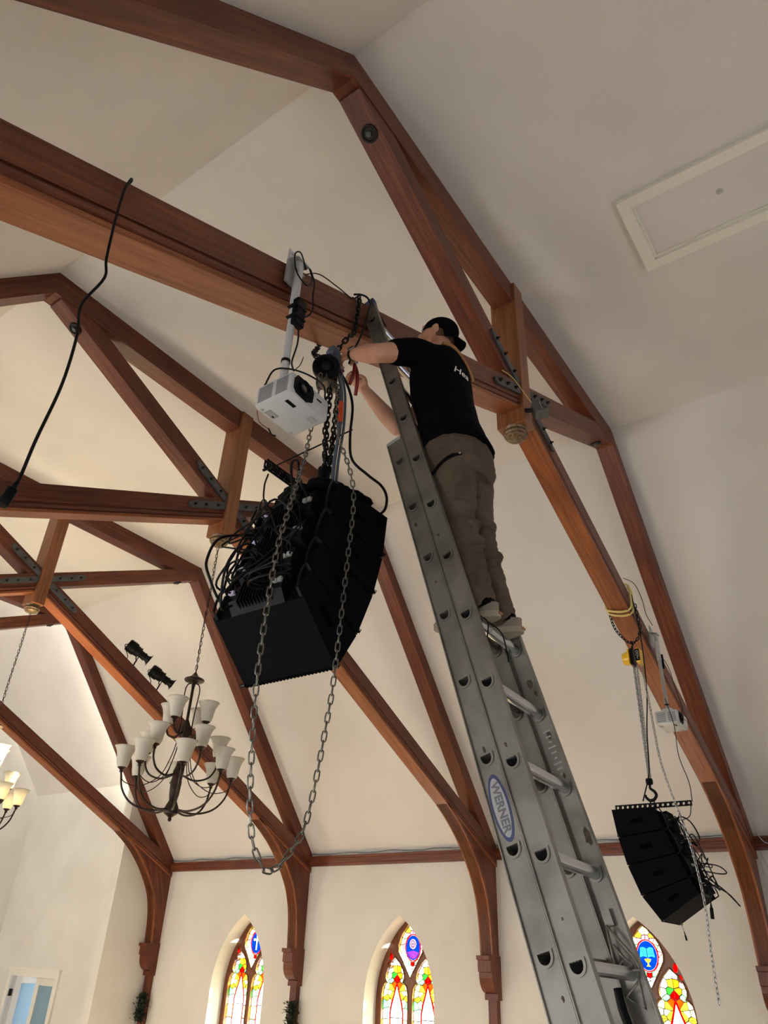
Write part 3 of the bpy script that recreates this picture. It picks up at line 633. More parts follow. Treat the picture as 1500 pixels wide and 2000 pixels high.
# ================================================================ stage spotlights on the third truss
def spotlight(x, aim, label):
    y0 = YT[2]; zt = ZX-MS*x
    t = thing('stage_spotlight', label, 'spotlight', (x, y0+0.02, zt), 'stage spotlights on the third truss')
    c = V((x, y0-0.02, zt+0.21)); d = V(aim).normalized(); sx, uy = perp(d)
    MB().lathe([(0.075, -0.20), (0.09, -0.19), (0.095, -0.06), (0.08, -0.05), (0.075, 0.02), (0.055, 0.03), (0.055, 0.10), (0.062, 0.105), (0.062, 0.12), (0.05, 0.125), (0.05, 0.16), (0.066, 0.18), (0.066, 0.20), (0.05, 0.201), (0.045, 0.17), (0, 0.165)], c, 10, d).build('barrel', 'black_plastic', t, smooth='auto')
    for h in (-0.17, -0.14, -0.11):
        MB().lathe([(0.09, h), (0.102, h), (0.102, h+0.008), (0.09, h+0.008)], c, 10, d).build('cooling_fin', 'black_plastic', t)
    MB().box(c+d*0.20, (0.15, 0.012, 0.13), Matrix((sx, d, uy)).transposed()).build('gel_frame', 'black_plastic', t)
    s = V((sx.x, sx.y, 0)).normalized()
    MB().tube(smooth_path([c+s*0.105+V((0, 0, 0.02)), c+s*0.108-V((0, 0, 0.06)), c+s*0.05-V((0, 0, 0.11)), c-s*0.05-V((0, 0, 0.11)), c-s*0.108-V((0, 0, 0.06)), c-s*0.105+V((0, 0, 0.02))], 4), 0.008, 6).build('yoke', 'black_steel', t)
    MB().cyl(c-V((0, 0, 0.11)), (x, y0+0.05, zt-0.005), 0.011, 8).build('stem', 'black_steel', t)
    MB().cyl(c+s*0.1, c+s*0.135, 0.016, 8).build('tilt_knob', 'black_plastic', t)
    MB().cyl(c-s*0.1, c-s*0.135, 0.016, 8).build('tilt_knob', 'black_plastic', t)
    MB().cyl(c+d*0.06, c+d*0.06+V((0, 0, 0.10)), 0.006, 6).build('shutter_handle', 'black_plastic', t)
    MB().tube(smooth_path([c-d*0.2, c-d*0.24-V((0, 0, 0.05)), c-d*0.16-V((0, 0, 0.16)), (x-0.1, y0+0.06, zt+MS*0.1+0.012), (x+0.12, y0+0.09, zt-MS*0.12+0.01)], 6), 0.006, 6).build('power_lead', 'cable_black', t)
    return t
spotlight(1.72, (0.75, -0.35, -0.42), 'black stage spotlight higher up the third truss beam')
spotlight(2.22, (0.75, -0.35, -0.38), 'black stage spotlight lower down the beam, beside the chandelier top')
# ================================================================ loudspeaker arrays
def stadium(cx, cy, L, w, ang=0.0, n=6):
    pts = []
    for s in (1, -1):
        for i in range(n+1):
            a = -PI/2+PI*i/n; pts.append((s*(L/2-w/2)+s*math.cos(a)*w/2, s*math.sin(a)*w/2))
    c, s_ = math.cos(ang), math.sin(ang)
    return [(cx+x*c-y*s_, cy+x*s_+y*c) for x, y in pts]
def speaker(F0, F1, R1, R0, fn, w0, w1, wdir, label, group, cat='loudspeaker'):
    """wedge cabinet: profile corners (front top, front bottom, rear bottom, rear top) in the profile plane; fn(h,z,w)->xyz"""
    cen = [(F0[i]+F1[i]+R1[i]+R0[i])/4 for i in (0, 1)]; wm = (w0+w1)/2
    t = thing('line_array_speaker', label, cat, fn(cen[0], cen[1], wm), group)
    def lerp2(a, b, k): return (a[0]+(b[0]-a[0])*k, a[1]+(b[1]-a[1])*k)
    g = 0.006
    P = [lerp2(F0, F1, g/0.24), lerp2(F1, F0, g/0.24), lerp2(R1, R0, g/0.2), lerp2(R0, R1, g/0.2)]
    rear_in = 0.16
    body = [P[0], P[1], lerp2(P[2], P[1], 0.14), lerp2(P[3], P[0], 0.14)]
    e = 0.014
    MB().prism([lerp2(body[0], body[3], 0.03), lerp2(body[1], body[2], 0.03), body[2], body[3]], lambda a, b: fn(a, b, w0+e), V(fn(0, 0, w1-e))-V(fn(0, 0, w0+e))).build('cabinet', 'speaker_black', t)
    ang = math.atan2((F0[1]+F1[1]-R0[1]-R1[1]), (F0[0]+F1[0]-R0[0]-R1[0]))
    hole = stadium((P[0][0]+P[1][0])*0.27+(P[2][0]+P[3][0])*0.23, (P[0][1]+P[1][1])*0.27+(P[2][1]+P[3][1])*0.23, 0.105, 0.036, ang)
    for a, b in ((w0, w0+e), (w1-e, w1)):
        MB().plate([P[0], P[1], lerp2(P[2], P[1], 0.10), lerp2(P[3], P[0], 0.10)], [hole], lambda h, z, a=a: fn(h, z, a), V(fn(0, 0, b))-V(fn(0, 0, a))).build('side_panel', 'speaker_black', t)
    for a in (w0+e-0.0005, w1-e+0.0005):
        MB().prism(hole, lambda h, z, a=a: fn(h, z, a), (V(fn(0, 0, 1))-V(fn(0, 0, 0)))*(0.001 if a < wm else -0.001)).build('handle_recess', 'speaker_recess', t)
    # perforated grille with a toothed edge
    gr = MB().prism([P[0], P[1], lerp2(P[1], P[2], 0.03), lerp2(P[0], P[3], 0.03)], lambda h, z: fn(h, z, w0+e), V(fn(0, 0, w1-e))-V(fn(0, 0, w0+e)))
    gr.build('front_grille', 'speaker_recess', t)
    gt = MB(); nT = 26
    for i in range(nT):
        wv = w0+(w1-w0)*(i+0.5)/nT; q = lerp2(P[1], P[0], 0.02)
        gt.box(fn(q[0], q[1], wv), (0.009, 0.009, 0.009))
    gt.build('grille_teeth', 'speaker_recess', t)
    # amplifier module on the rear with cooling fins and sockets
    RI0, RI1 = lerp2(body[3], body[0], 0.02), lerp2(body[2], body[1], 0.02)
    out0, out1 = lerp2(P[3], P[2], 0.18), lerp2(P[2], P[3], 0.18)
    MB().prism([RI0, RI1, out1, out0], lambda h, z: fn(h, z, w0+0.10), V(fn(0, 0, w1-0.10))-V(fn(0, 0, w0+0.10))).build('amplifier_module', 'black_plastic', t)
    fins = MB(); nf = 11
    for i in range(nf):
        a = w0+0.16+(w1-w0-0.32)*i/(nf-1); o0 = lerp2(P[3], P[0], -0.02); o1 = lerp2(P[2], P[1], -0.02)
        fins.prism([lerp2(RI0, RI1, .1), lerp2(RI1, RI0, .1), o1, o0], lambda h, z, a=a: fn(h, z, a-0.002), V(fn(0, 0, 0.004))-V(fn(0, 0, 0)))
    fins.build('cooling_fins', 'black_plastic', t)
    dirr = (V(fn(P[3][0], P[3][1], 0))-V(fn(P[0][0], P[0][1], 0))).normalized()
    mid = ((out0[0]+out1[0])/2, (out0[1]+out1[1])/2)
    for wv, m_ in ((w0+0.115, 'label_grey'), (w0+0.14, 'label_grey')):
        MB().box(V(fn(mid[0], mid[1], wv))+dirr*0.004, (0.02, 0.02, 0.02)).build('socket', m_, t)
    MB().box(V(fn(mid[0], mid[1], w1-0.115))+dirr*0.002, (0.03, 0.03, 0.016)).build('status_display', 'connector_pale', t)
    # hexagonal rigging rim on each side, pins at the front
    for a in (w0+0.012, w1-0.02):
        q = [lerp2(P[3], P[0], 0.12), lerp2(P[3], P[0], 0.02), lerp2(P[3], P[2], 0.3), lerp2(P[2], P[3], 0.3), lerp2(P[2], P[1], 0.02), lerp2(P[2], P[1], 0.12)]
        MB().tube([fn(h, z, a) for h, z in q], 0.006, 6).build('rigging_rim', 'black_steel', t)
    for a in (w0-0.004, w1+0.004):
        pq = lerp2(P[1], P[2], 0.03)
        d = V(fn(0, 0, 1 if a > wm else -1))-V(fn(0, 0, 0))
        pin = MB().cyl(V(fn(pq[0], pq[1], a))-d*0.01, V(fn(pq[0], pq[1], a))+d*0.012, 0.008, 8).build('rigging_pin', 'black_steel', t)
        pc = V(fn(pq[0], pq[1], a))+d*0.014
        MB().tube([pc+V((0, 0, 0.010)), pc+d*0.010+V((0, 0, 0.002)), pc-V((0, 0, 0.010)), pc-d*0.004], 0.0022, 5, closed=True).build('pull_ring', 'black_steel', pin)
    return t
A1F = [(-2.162, 4.150), (-2.189, 3.909), (-2.250, 3.692), (-2.348, 3.469), (-2.473, 3.277)]
A1R = [(-2.585, 4.135), (-2.615, 3.965), (-2.665, 3.80), (-2.705, 3.66), (-2.738, 3.535)]
pos = ['topmost', 'second from the top', 'third from the top', 'bottom']
for i in range(4):
    lab = ['topmost black loudspeaker of the large array, right under its rigging bar', 'second loudspeaker down in the large black array beside the ladder', 'third loudspeaker down in the large black array beside the ladder', 'bottom loudspeaker of the large black array, showing its broad underside'][i]
    speaker(A1F[i], A1F[i+1], A1R[i+1], A1R[i], lambda h, z, w: (h, w, z), 1.80, 2.30, 1, lab, 'loudspeakers of the large hanging array')
A2F = [(2.345, 3.515), (2.315, 3.282), (2.262, 3.06), (2.175, 2.828), (2.035, 2.640)]
A2R = [(1.925, 3.505), (1.868, 3.335), (1.80, 3.150), (1.728, 2.975), (1.672, 2.862)]
for i in range(4):
    lab = ['topmost loudspeaker of the small far array, hung under the drilled bar', 'second loudspeaker down in the far array right of the ladder', 'third loudspeaker down in the far array right of the ladder', 'bottom loudspeaker of the far array, above the right-hand window'][i]
    speaker(A2F[i], A2F[i+1], A2R[i+1], A2R[i], lambda h, z, w: (w, h, z), 2.15, 2.65, 1, lab, 'loudspeakers of the far hanging array')
def flybar(p, q, label, roll, n=15):
    """two drilled plates with spacers between p (front) and q (rear)"""
    p, q = V(p), V(q); d = (q-p).normalized(); s = V((0, 0, 1)).cross(d).normalized(); u = d.cross(s); L = (q-p).length
    t = thing('rigging_bar', label, 'rigging bar', (p+q)/2)
    holes = [ellp(L*(i+0.5)/n, 0.0, 0.0125, 0.0125, 12) for i in range(n)]
    for off in (-0.010, 0.006):
        MB().plate([(0, -0.022), (L, -0.022), (L, 0.022), (0, 0.022)], holes, lambda a, b, off=off: p+d*a+u*b+s*off, s*0.004).build('drilled_plate', 'black_steel', t)
    for a in (0.02, L*0.36, L-0.02): MB().cyl(p+d*a-s*0.03-u*0.017, p+d*a+s*0.03-u*0.017, 0.007, 8).build('spacer', 'black_steel', t)
    MB().box(p+d*0.05-u*0.03, (0.05, 0.05, 0.03)).build('foot', 'black_steel', t)
    MB().box(p+d*(L*0.5)-u*0.03, (0.05, 0.05, 0.03)).build('foot', 'black_steel', t)
    return t
flybar((-2.20, 2.05, 4.198), (-2.775, 2.05, 4.198), 'black drilled rigging bar sticking out left above the large loudspeaker array', 0)
flybar((2.40, 2.39, 3.565), (2.40, 1.712, 3.565), 'black drilled rigging bar on top of the far loudspeaker array', 0)
# dark cloth bunched on top of the large array
mb = MB()
for i in range(14):
    x = -2.52+0.30*random.random(); y = 1.86+0.30*random.random()
    mb.ell((x, y, 4.165+0.02*random.random()), (0.07+0.04*random.random(), 0.06+0.03*random.random(), 0.022+0.02*random.random()), Matrix.Rotation(random.random()*3, 3, 'Z'), 10, 6)
tag(mb.build('cloth_bag', 'speaker_black', smooth=True), 'limp black chain bag slumped on top of the large loudspeaker array', 'bag')

# ================================================================ near chain hoist, its chains and slings
HX, HY = -2.50, 1.99
t = thing('chain_hoist', 'black manual chain hoist the man is reaching for', 'hoist', (HX, HY, 4.93))
ax = V((0.78, 0.58, 0.22)).normalized()
hc = V((HX, HY, 4.93))
K = 0.80
MB().lathe([(r*K, h*K) for r, h in [(0.03, -0.075), (0.062, -0.07), (0.066, -0.03), (0.066, 0.03), (0.085, 0.032), (0.090, 0.04), (0.090, 0.075), (0.084, 0.082), (0.06, 0.082), (0.055, 0.06), (0.02, 0.058), (0.0, 0.058)]], hc, 24, -ax).build('wheel_cover', 'black_plastic', t, smooth='auto')
MB().cbox(hc+ax*0.045, (0.11, 0.07, 0.14), 0.014, Matrix((perp(ax)[0], ax, perp(ax)[1])).transposed()).build('gear_case', 'black_plastic', t)
MB().lathe([(0.016, 0), (0.022, 0.004), (0.022, 0.010), (0, 0.011)], hc-ax*0.046, 12, -ax).build('hub_cap', 'dark_iron', t)
MB().tube(smooth_path([hc+V((0, 0, 0.06)), hc+V((0, 0, 0.10)), hc+V((0.02, 0.02, 0.125)), hc+V((0.04, 0.03, 0.11)), hc+V((0.035, 0.025, 0.085))], 5), 0.011, 8).build('top_hook', 'black_steel', t, smooth=True)
MB().box(hc+V((0.01, -0.01, -0.085)), (0.10, 0.06, 0.05)).build('chain_guide', 'chain_steel', t)
# chain wrapped over the beam
bx = -2.36; ztop = ZX+MS*bx
wrap = [(HX+0.03, HY+0.02, 5.05), (bx-0.07, Y1-0.025, 5.20), (bx-0.01, Y1-0.02, ztop-0.28), (bx+0.01, Y1-0.02, ztop+0.0), (bx+0.01, Y1+0.03, ztop+0.02), (bx, Y1+TH-0.03, ztop+0.02), (bx, Y1+TH+0.02, ztop), (bx-0.03, Y1+TH+0.02, ztop-0.27), (HX-0.01, HY+0.10, 5.10), (HX+0.02, HY+0.03, 5.05)]
t = thing('anchor_chain', 'black anchor chain wrapped round the near beam above the hoist', 'chain', (bx, Y1, ztop))
chain_links(t, smooth_path(wrap, 5), 0.034, 0.0052, 0.024, 'black_steel')
LCX = [(-2.495, 1.96), (-2.46, 1.985), (-2.43, 1.955), (-2.40, 1.985)]
for i, (x, y) in enumerate(LCX):
    lab = ['leftmost black load chain strand below the near hoist', 'second black load chain strand from the left below the near hoist', 'third black load chain strand from the left below the near hoist', 'rightmost black load chain strand below the near hoist'][i]
    t = thing('load_chain', lab, 'chain', (x, y, 4.86), 'load chains of the near hoist')
    chain_links(t, [(x, y, 4.87), (x+0.01*math.sin(i), y+0.01, 4.6), (-2.405+0.012*i, 2.02+0.01*(i % 2), 4.33)], 0.030, 0.0048, 0.021, 'black_steel')
t = thing('hook_block', 'black lower hook block joining the load chains to the large array', 'hook', (-2.40, 2.03, 4.36))
MB().cbox((-2.40, 2.03, 4.345), (0.06, 0.05, 0.09), 0.016).build('block', 'black_plastic', t)
MB().tube(smooth_path([(-2.40, 2.03, 4.31), (-2.40, 2.03, 4.28), (-2.365, 2.03, 4.255), (-2.36, 2.03, 4.22), (-2.395, 2.03, 4.20), (-2.43, 2.03, 4.215), (-2.435, 2.03, 4.245)], 5), 0.012, 8).build('hook', 'black_steel', t, smooth=True)
MB().box((-2.455, 2.03, 4.26), (0.012, 0.03, 0.05), Matrix.Rotation(0.4, 3, 'Y')).build('safety_latch', 'steel', t)
# hand chain hanging as a long loop
loop = [(-2.565, 1.97, 4.86), (-2.568, 1.97, 4.66), (-2.59, 1.97, 4.49), (-2.66, 1.92, 4.25), (-2.78, 1.83, 4.02), (-2.86, 1.78, 3.82), (-2.928, 1.75, 3.581), (-2.943, 1.75, 3.138), (-2.917, 1.75, 2.805), (-2.88, 1.75, 2.62), (-2.82, 1.75, 2.535), (-2.77, 1.75, 2.525), (-2.71, 1.75, 2.57), (-2.623, 1.75, 2.70), (-2.557, 1.75, 3.061), (-2.535, 1.75, 3.266), (-2.506, 1.75, 3.776), (-2.494, 1.75, 4.041), (-2.50, 1.78, 4.22), (-2.50, 1.88, 4.50), (-2.47, 1.93, 4.86)]
t = thing('hand_chain', 'long grey steel hand chain hanging in a loop in front of the large array', 'chain', (-2.5, 1.9, 4.88))
chain_links(t, smooth_path(loop, 6), 0.036, 0.0031, 0.018, 'chain_steel')
# round slings
t = thing('round_sling', 'blue-grey round sling with an orange tag running down to the large array', 'sling', (-2.42, 1.93, 4.98))
sl_ = smooth_path([(-2.50, 1.97, 5.09), (-2.49, 1.965, 5.06), (-2.47, 1.955, 5.0), (-2.455, 1.945, 4.93), (-2.435, 1.93, 4.80), (-2.43, 1.925, 4.60), (-2.42, 1.95, 4.40), (-2.40, 1.97, 4.22)], 6)
MB().tube(sl_, 0.0095, 8).build('webbing', 'blue_sling', t, smooth=True)
MB().tube([p+V((0.02, -0.008, 0.0)) for p in sl_[12:]], 0.007, 8).build('webbing', 'blue_sling', t, smooth=True)
MB().tube(smooth_path([(-2.545, 1.945, 5.0), (-2.53, 1.93, 5.04), (-2.495, 1.93, 5.02), (-2.475, 1.94, 4.94)], 6), 0.019, 8).build('padding', 'blue_sling', t, smooth=True)
MB().tube([(-2.434, 1.928, 4.74), (-2.431, 1.926, 4.61)], 0.0135, 8).build('orange_tag', 'orange_tag', t)
# loops of black cable tied round the beam
def cable(pts, r, label, nm='cable', mt='cable_black', plug=None, n=6, closed=False, cat='cable', group=None):
    sp_ = smooth_path(pts, n, closed)
    if plug is None:
        o = MB().tube(sp_, r, 7, closed=closed).build(nm, mt, smooth=True); return tag(o, label, cat, group)
    t = thing(nm, label, cat, sp_[-1], group)
    MB().tube(sp_, r, 7).build('lead', mt, t, smooth=True)
    a = V(sp_[-1]); d = (a-V(sp_[-3])).normalized()
    MB().lathe([(r*1.2, -0.03), (r*2.0, -0.005), (r*3.0, 0.0), (r*3.2, 0.03), (r*3.2, plug), (r*2.6, plug+0.004), (0, plug+0.005)], a, 10, d).build('plug', 'black_plastic', t, smooth='auto')
    return t
zt0 = ZX+MS*(-3.82)
cable([(-3.80, 1.99, zt0+0.012), (-3.80, 1.955, zt0+0.03), (-3.815, 1.93, zt0+0.0), (-3.837, 1.90, 4.78), (-3.831, 1.90, 4.615), (-3.815, 1.90, 4.42), (-3.799, 1.90, 4.33), (-3.842, 1.90, 4.155), (-3.822, 1.90, 4.03), (-3.815, 1.90, 3.821), (-3.833, 1.90, 3.587), (-3.839, 1.90, 3.453), (-3.848, 1.90, 3.40)], 0.0052,
      'black cable with a plug dangling from the near beam at upper left', plug=0.055)
tag(MB().tube([(-3.80, 1.99, zt0+0.012), (-3.79, 2.01, zt0+0.035)], 0.003, 6).build('cable_tie', 'white_plastic'), 'tiny white cable tie end on top of the near beam', 'cable tie')
cable([(-2.82, 1.935, 5.33), (-2.70, 1.94, 5.46), (-2.55, 1.94, 5.51), (-2.45, 1.94, 5.53), (-2.40, 1.945, 5.545)], 0.0035, 'thin black cable arching over the beam from projector mount to chain')
cable([(-2.40, 1.93, 5.575), (-2.34, 1.93, 5.63), (-2.28, 1.93, 5.66), (-2.23, 1.94, 5.655)], 0.006, 'black cable bridging the anchor chain and the ladder top')
cable([(-2.27, 1.90, 5.64), (-2.30, 1.90, 5.50), (-2.34, 1.90, 5.30), (-2.40, 1.90, 5.12), (-2.43, 1.90, 5.0)], 0.006, 'black cable running down the beam face beside the ladder top')
cable([(-2.20, 1.93, 5.655), (-2.12, 1.96, 5.68), (-2.02, 1.97, 5.675), (-2.0, 1.97, 5.655), (-2.05, 1.955, 5.64), (-2.14, 1.93, 5.625), (-2.2, 1.91, 5.62)], 0.005, 'flat black cable loop poking out right of the ladder top')
cable([(-2.45, 1.95, 4.96), (-2.41, 1.92, 4.88), (-2.375, 1.90, 4.75), (-2.375, 1.90, 4.55), (-2.37, 1.88, 4.40), (-2.30, 1.83, 4.33), (-2.20, 1.82, 4.32), (-2.15, 1.82, 4.28), (-2.16, 1.82, 4.20), (-2.20, 1.84, 4.145)], 0.0072, 'thick black cable curving from the hoist to the top of the large array')

# tangled cables at the back of each array
rnd = random.Random(11)
def tangle(base, out, side, n, labelpre, group, grow=1.0):
    for i in range(n):
        p = V(base[i % len(base)])+V((rnd.uniform(-.02, .02), rnd.uniform(-.02, .02), rnd.uniform(-.02, .02)))
        q = V(base[(i*2+1+i//3) % len(base)])
        o = V(out).normalized(); s = V(side).normalized()
        k = rnd.uniform(0.05, 0.15)*grow; sp_ = rnd.uniform(-0.12, 0.12)
        pts = [p, p+o*k*0.6+V((0, 0, 0.02)), p+o*k+s*sp_+V((0, 0, rnd.uniform(-.02, .08))), (p+q)/2+o*k*1.1+s*sp_*1.4+V((0, 0, rnd.uniform(-.12, .0))), q+o*k*0.7+s*rnd.uniform(-.06, .06), q]
        cable(pts, rnd.choice((0.004, 0.005, 0.006)), labelpre, group=group)
b1 = []
for i in range(4):
    r0, r1 = A1R[i], A1R[i+1]
    for w in (1.93, 2.02, 2.10, 2.18): b1.append(((r0[0]+r1[0])/2+0.01, w, (r0[1]+r1[1])/2))
tangle(b1, (-1, -0.15, 0.1), (0, 1, 0), 16, 'looping black signal cable in the tangle behind the large array', 'tangled cables behind the large array')
b2 = []
for i in range(4):
    r0, r1 = A2R[i], A2R[i+1]
    for w in (2.24, 2.32, 2.42): b2.append((w, (r0[0]+r1[0])/2+0.01, (r0[1]+r1[1])/2))
tangle(b2, (-0.1, -1, 0.0), (1, 0, 0), 11, 'looping black signal cable in the tangle behind the far array', 'tangled cables behind the far array')
# individually recognisable leads of the large array
cable([(-2.74, 2.06, 4.16), (-2.78, 2.03, 4.06), (-2.76, 2.03, 3.98), (-2.66, 2.03, 3.99), (-2.62, 2.04, 4.06)], 0.004, 'thin black lead hanging from the end of the near rigging bar')
cable([(-2.60, 2.0, 4.13), (-2.70, 1.92, 4.20), (-2.78, 1.88, 4.12), (-2.74, 1.88, 3.99), (-2.64, 1.90, 3.96)], 0.0065, 'thick black cable looped under the rear of the near rigging bar')
cable([(-2.36, 1.90, 4.6), (-2.52, 2.12, 4.42), (-2.66, 2.12, 4.27), (-2.73, 2.07, 4.205)], 0.004, 'thin black lead slanting from the hoist to the rigging bar end')
cable([(-2.67, 2.14, 3.90), (-2.86, 2.16, 3.80), (-2.93, 2.14, 3.66), (-2.92, 2.12, 3.58), (-2.84, 2.12, 3.50), (-2.76, 2.15, 3.55)], 0.006, 'black cable bulging furthest left from the large array')
cable([(-2.68, 2.02, 3.74), (-2.84, 2.02, 3.74), (-2.90, 2.05, 3.62), (-2.85, 2.10, 3.47), (-2.76, 2.14, 3.52)], 0.0055, 'black cable arching over the bottom cabinet of the large array')
pts = [V((-2.77+0.075*math.cos(a), 1.93+0.09*math.sin(a), 3.56+0.02*math.cos(a)+0.003*k)) for k, a in enumerate([i*2*PI/12 for i in range(26)])]
cable(pts, 0.005, 'coiled black cable resting on the rear of the bottom cabinet', n=3)
# leads of the far array
cable([(2.40, 1.72, 3.55), (2.38, 1.75, 3.45), (2.36, 1.86, 3.42)], 0.004, 'thin black lead curving off the end of the far rigging bar')
cable([(2.28, 1.70, 3.02), (2.26, 1.55, 2.99), (2.25, 1.50, 3.00), (2.25, 1.56, 3.05), (2.27, 1.68, 3.07)], 0.005, 'black cable loop sticking out right of the far array')
cable([(2.28, 1.68, 2.98), (2.25, 1.55, 2.88), (2.24, 1.46, 2.78), (2.24, 1.45, 2.765), (2.25, 1.52, 2.85), (2.28, 1.66, 2.93)], 0.0055, 'long black cable bight drooping right of the far array')
cable([(2.20, 1.66, 2.93), (2.17, 1.64, 2.84), (2.17, 1.645, 2.74)], 0.0045, 'short black lead with a plug hanging below the far array', plug=0.07)
cable([(2.18, 1.90, 2.64), (2.18, 1.885, 2.58), (2.18, 1.88, 2.55)], 0.0025, 'safety pin lanyard dangling from the bottom far cabinet', mt='chain_steel', plug=0.03)

# ================================================================ far yellow hoist
x2, y2 = 2.38, 2.05; zl = ZX-MS*x2
t = thing('chain_hoist', 'yellow manual chain hoist hanging from the near beam at right', 'hoist', (x2, y2, 5.03))
zc = 4.93
MB().cbox((x2-0.02, 1.955, zc), (0.14, 0.05, 0.15), 0.016).build('cover', 'yellow_paint', t)
MB().cbox((x2-0.02, 2.02, zc), (0.10, 0.03, 0.17), 0.006).build('side_plate', 'black_steel', t)
MB().box((x2-0.02, 2.045, zc), (0.15, 0.014, 0.15)).build('frame_plate', 'yellow_paint', t)
MB().lathe([(0.072, 0.0), (0.070, 0.02), (0.058, 0.06), (0.05, 0.064), (0.045, 0.058), (0.0, 0.058)], (x2-0.02, 2.052, zc), 18, (0, 1, 0)).build('wheel_cover', 'yellow_paint', t, smooth='auto')
MB().lathe([(0.03, 0), (0.028, 0.01), (0, 0.012)], (x2-0.02, 2.108, zc), 10, (0, 1, 0)).build('hub_cap', 'orange_tag', t)
cv = MB().box((x2-0.092, 1.955, zc), (0.004, 0.042, 0.12)).build('name_plate', 'black_plastic', t)
MB().tube([(x2-0.096, 1.955+a, zc+b) for a, b in ellp(0, 0.028, 0.010, 0.014, 12)], 0.003, 5, closed=True).build('emblem', 'label_grey', cv)
MB().tube([(x2-0.096, 1.955+a, zc+b) for a, b in ellp(0, 0.0, 0.010, 0.014, 12)], 0.003, 5, closed=True).build('emblem', 'label_grey', cv)
MB().tube([(x2-0.096, 1.955+a, zc+b) for a, b in ((-0.012, -0.02), (0.006, -0.026), (-0.006, -0.045))], 0.003, 5).build('emblem', 'label_grey', cv)
MB().tube(smooth_path([(x2, 2.02, zc+0.085), (x2, 2.02, zc+0.12), (x2+0.03, 2.02, zc+0.145), (x2, 2.02, zc+0.175), (x2-0.03, 2.02, zc+0.15)], 5), 0.010, 8).build('top_hook', 'black_steel', t, smooth=True)
t = thing('anchor_chain', 'short dark chain slung under the near beam holding the yellow hoist', 'chain', (x2, Y1, zl-0.3))
chain_mesh(MB(), smooth_path([(x2-0.12, Y1+TH+0.02, zl-0.14), (x2-0.08, Y1+TH-0.02, zl-0.36), (x2, 2.02, zc+0.16), (x2+0.05, Y1-0.02, zl-0.36), (x2-0.03, Y1-0.03, zl-0.10)], 5), 0.034, 0.0052, 0.024).build('links', 'black_steel', t, smooth=True)
t = thing('round_sling', 'pale yellow sling looped round the near beam above the yellow hoist', 'sling', (x2-0.1, Y1, zl))
xs = x2-0.16; zs = ZX-MS*xs
for dx in (0.0, 0.05):
    pth = [(xs+dx, Y1+TH+0.012, zs-MS*dx-0.02), (xs+dx-0.04, Y1+TH+0.012, zs-MS*dx-0.22), (xs+dx-0.05, Y1+TH-0.03, zs-MS*dx-0.275), (xs+dx-0.02, Y1+0.05, zs-MS*dx-0.295), (xs+dx+0.03, Y1-0.014, zs-MS*dx-0.24), (xs+dx+0.05, Y1-0.02, zs-MS*dx-0.1), (xs+dx+0.03, Y1-0.016, zs-MS*dx+0.0), (xs+dx, Y1+0.06, zs-MS*dx+0.012), (xs+dx, Y1+TH-0.04, zs-MS*dx+0.012)]
    MB().tube(smooth_path(pth, 6, True), 0.012, 6, closed=True).build('webbing', 'yellow_sling', t, smooth=True)
for i, (dx, dy) in enumerate(((-0.03, 0.005), (0.0, -0.02), (0.015, 0.01))):
    lab = ['leftmost bright steel load chain below the yellow hoist', 'middle bright steel load chain below the yellow hoist', 'rightmost bright steel load chain below the yellow hoist'][i]
    t = thing('load_chain', lab, 'chain', (x2+dx, 2.02+dy, zc-0.08), 'load chains of the yellow hoist')
    chain_mesh(MB(), [(x2+dx, 2.02+dy, zc-0.08), (x2+0.02+dx*0.3, 2.045+dy*0.4, 3.79)], 0.026, 0.0042, 0.018).build('links', 'steel', t, smooth=True)
t = thing('hand_chain', 'bright steel hand chain trailing from the yellow hoist past the far array', 'chain', (x2-0.05, 1.93, zc))
chain_mesh(MB(), smooth_path([(x2-0.03, 1.95, zc-0.075), (2.25, 1.90, 4.4), (2.14, 1.845, 3.83), (2.13, 1.72, 3.246), (2.11, 1.675, 2.793), (2.10, 1.685, 2.45), (2.10, 1.69, 2.11)], 6), 0.034, 0.004, 0.019).build('links', 'steel', t, smooth=True)
t = thing('hook_block', 'black swivel hook holding the far rigging bar', 'hook', (2.40, 2.05, 3.78))
MB().cbox((2.40, 2.05, 3.77), (0.05, 0.06, 0.06), 0.016).build('block', 'black_plastic', t)
MB().tube(smooth_path([(2.40, 2.05, 3.74), (2.40, 2.05, 3.71), (2.40, 2.02, 3.685), (2.40, 2.005, 3.65), (2.40, 2.03, 3.615), (2.40, 2.07, 3.61), (2.40, 2.10, 3.64), (2.40, 2.10, 3.66)], 5), [0.010+0.004*math.sin(PI*i/35) for i in range(36)], 8).build('hook', 'black_steel', t, smooth=True)
MB().tube([(2.40, 2.05+0.018*math.cos(a), 3.595+0.022*math.sin(a)) for a in [2*PI*i/12 for i in range(12)]], 0.006, 6, closed=True).build('shackle', 'black_steel', t)
cable([(x2-0.10, Y1-0.03, zl-0.02), (2.30, 1.90, 5.1), (2.34, 1.93, 4.6), (2.35, 1.99, 4.2), (2.36, 2.02, 3.9), (2.36, 2.04, 3.80), (2.36, 2.12, 3.60)], 0.006, 'black cable dropping beside the bright chains to the far array')
cable([(2.15, Y1-0.01, ZX-MS*2.15+0.01), (2.26, Y1-0.08, 5.66), (2.42, Y1-0.09, 5.55), (2.60, Y1-0.06, 5.46), (2.78, Y1-0.06, 5.40)], 0.0035, 'thin black cable looping from the beam to the far projector mount')
cable([(2.70, 1.87, 4.6), (2.60, 1.80, 4.3), (2.50, 1.78, 4.0), (2.46, 1.72, 3.75), (2.42, 1.71, 3.58)], 0.0035, 'thin black cable running from the far projector to the rigging bar')
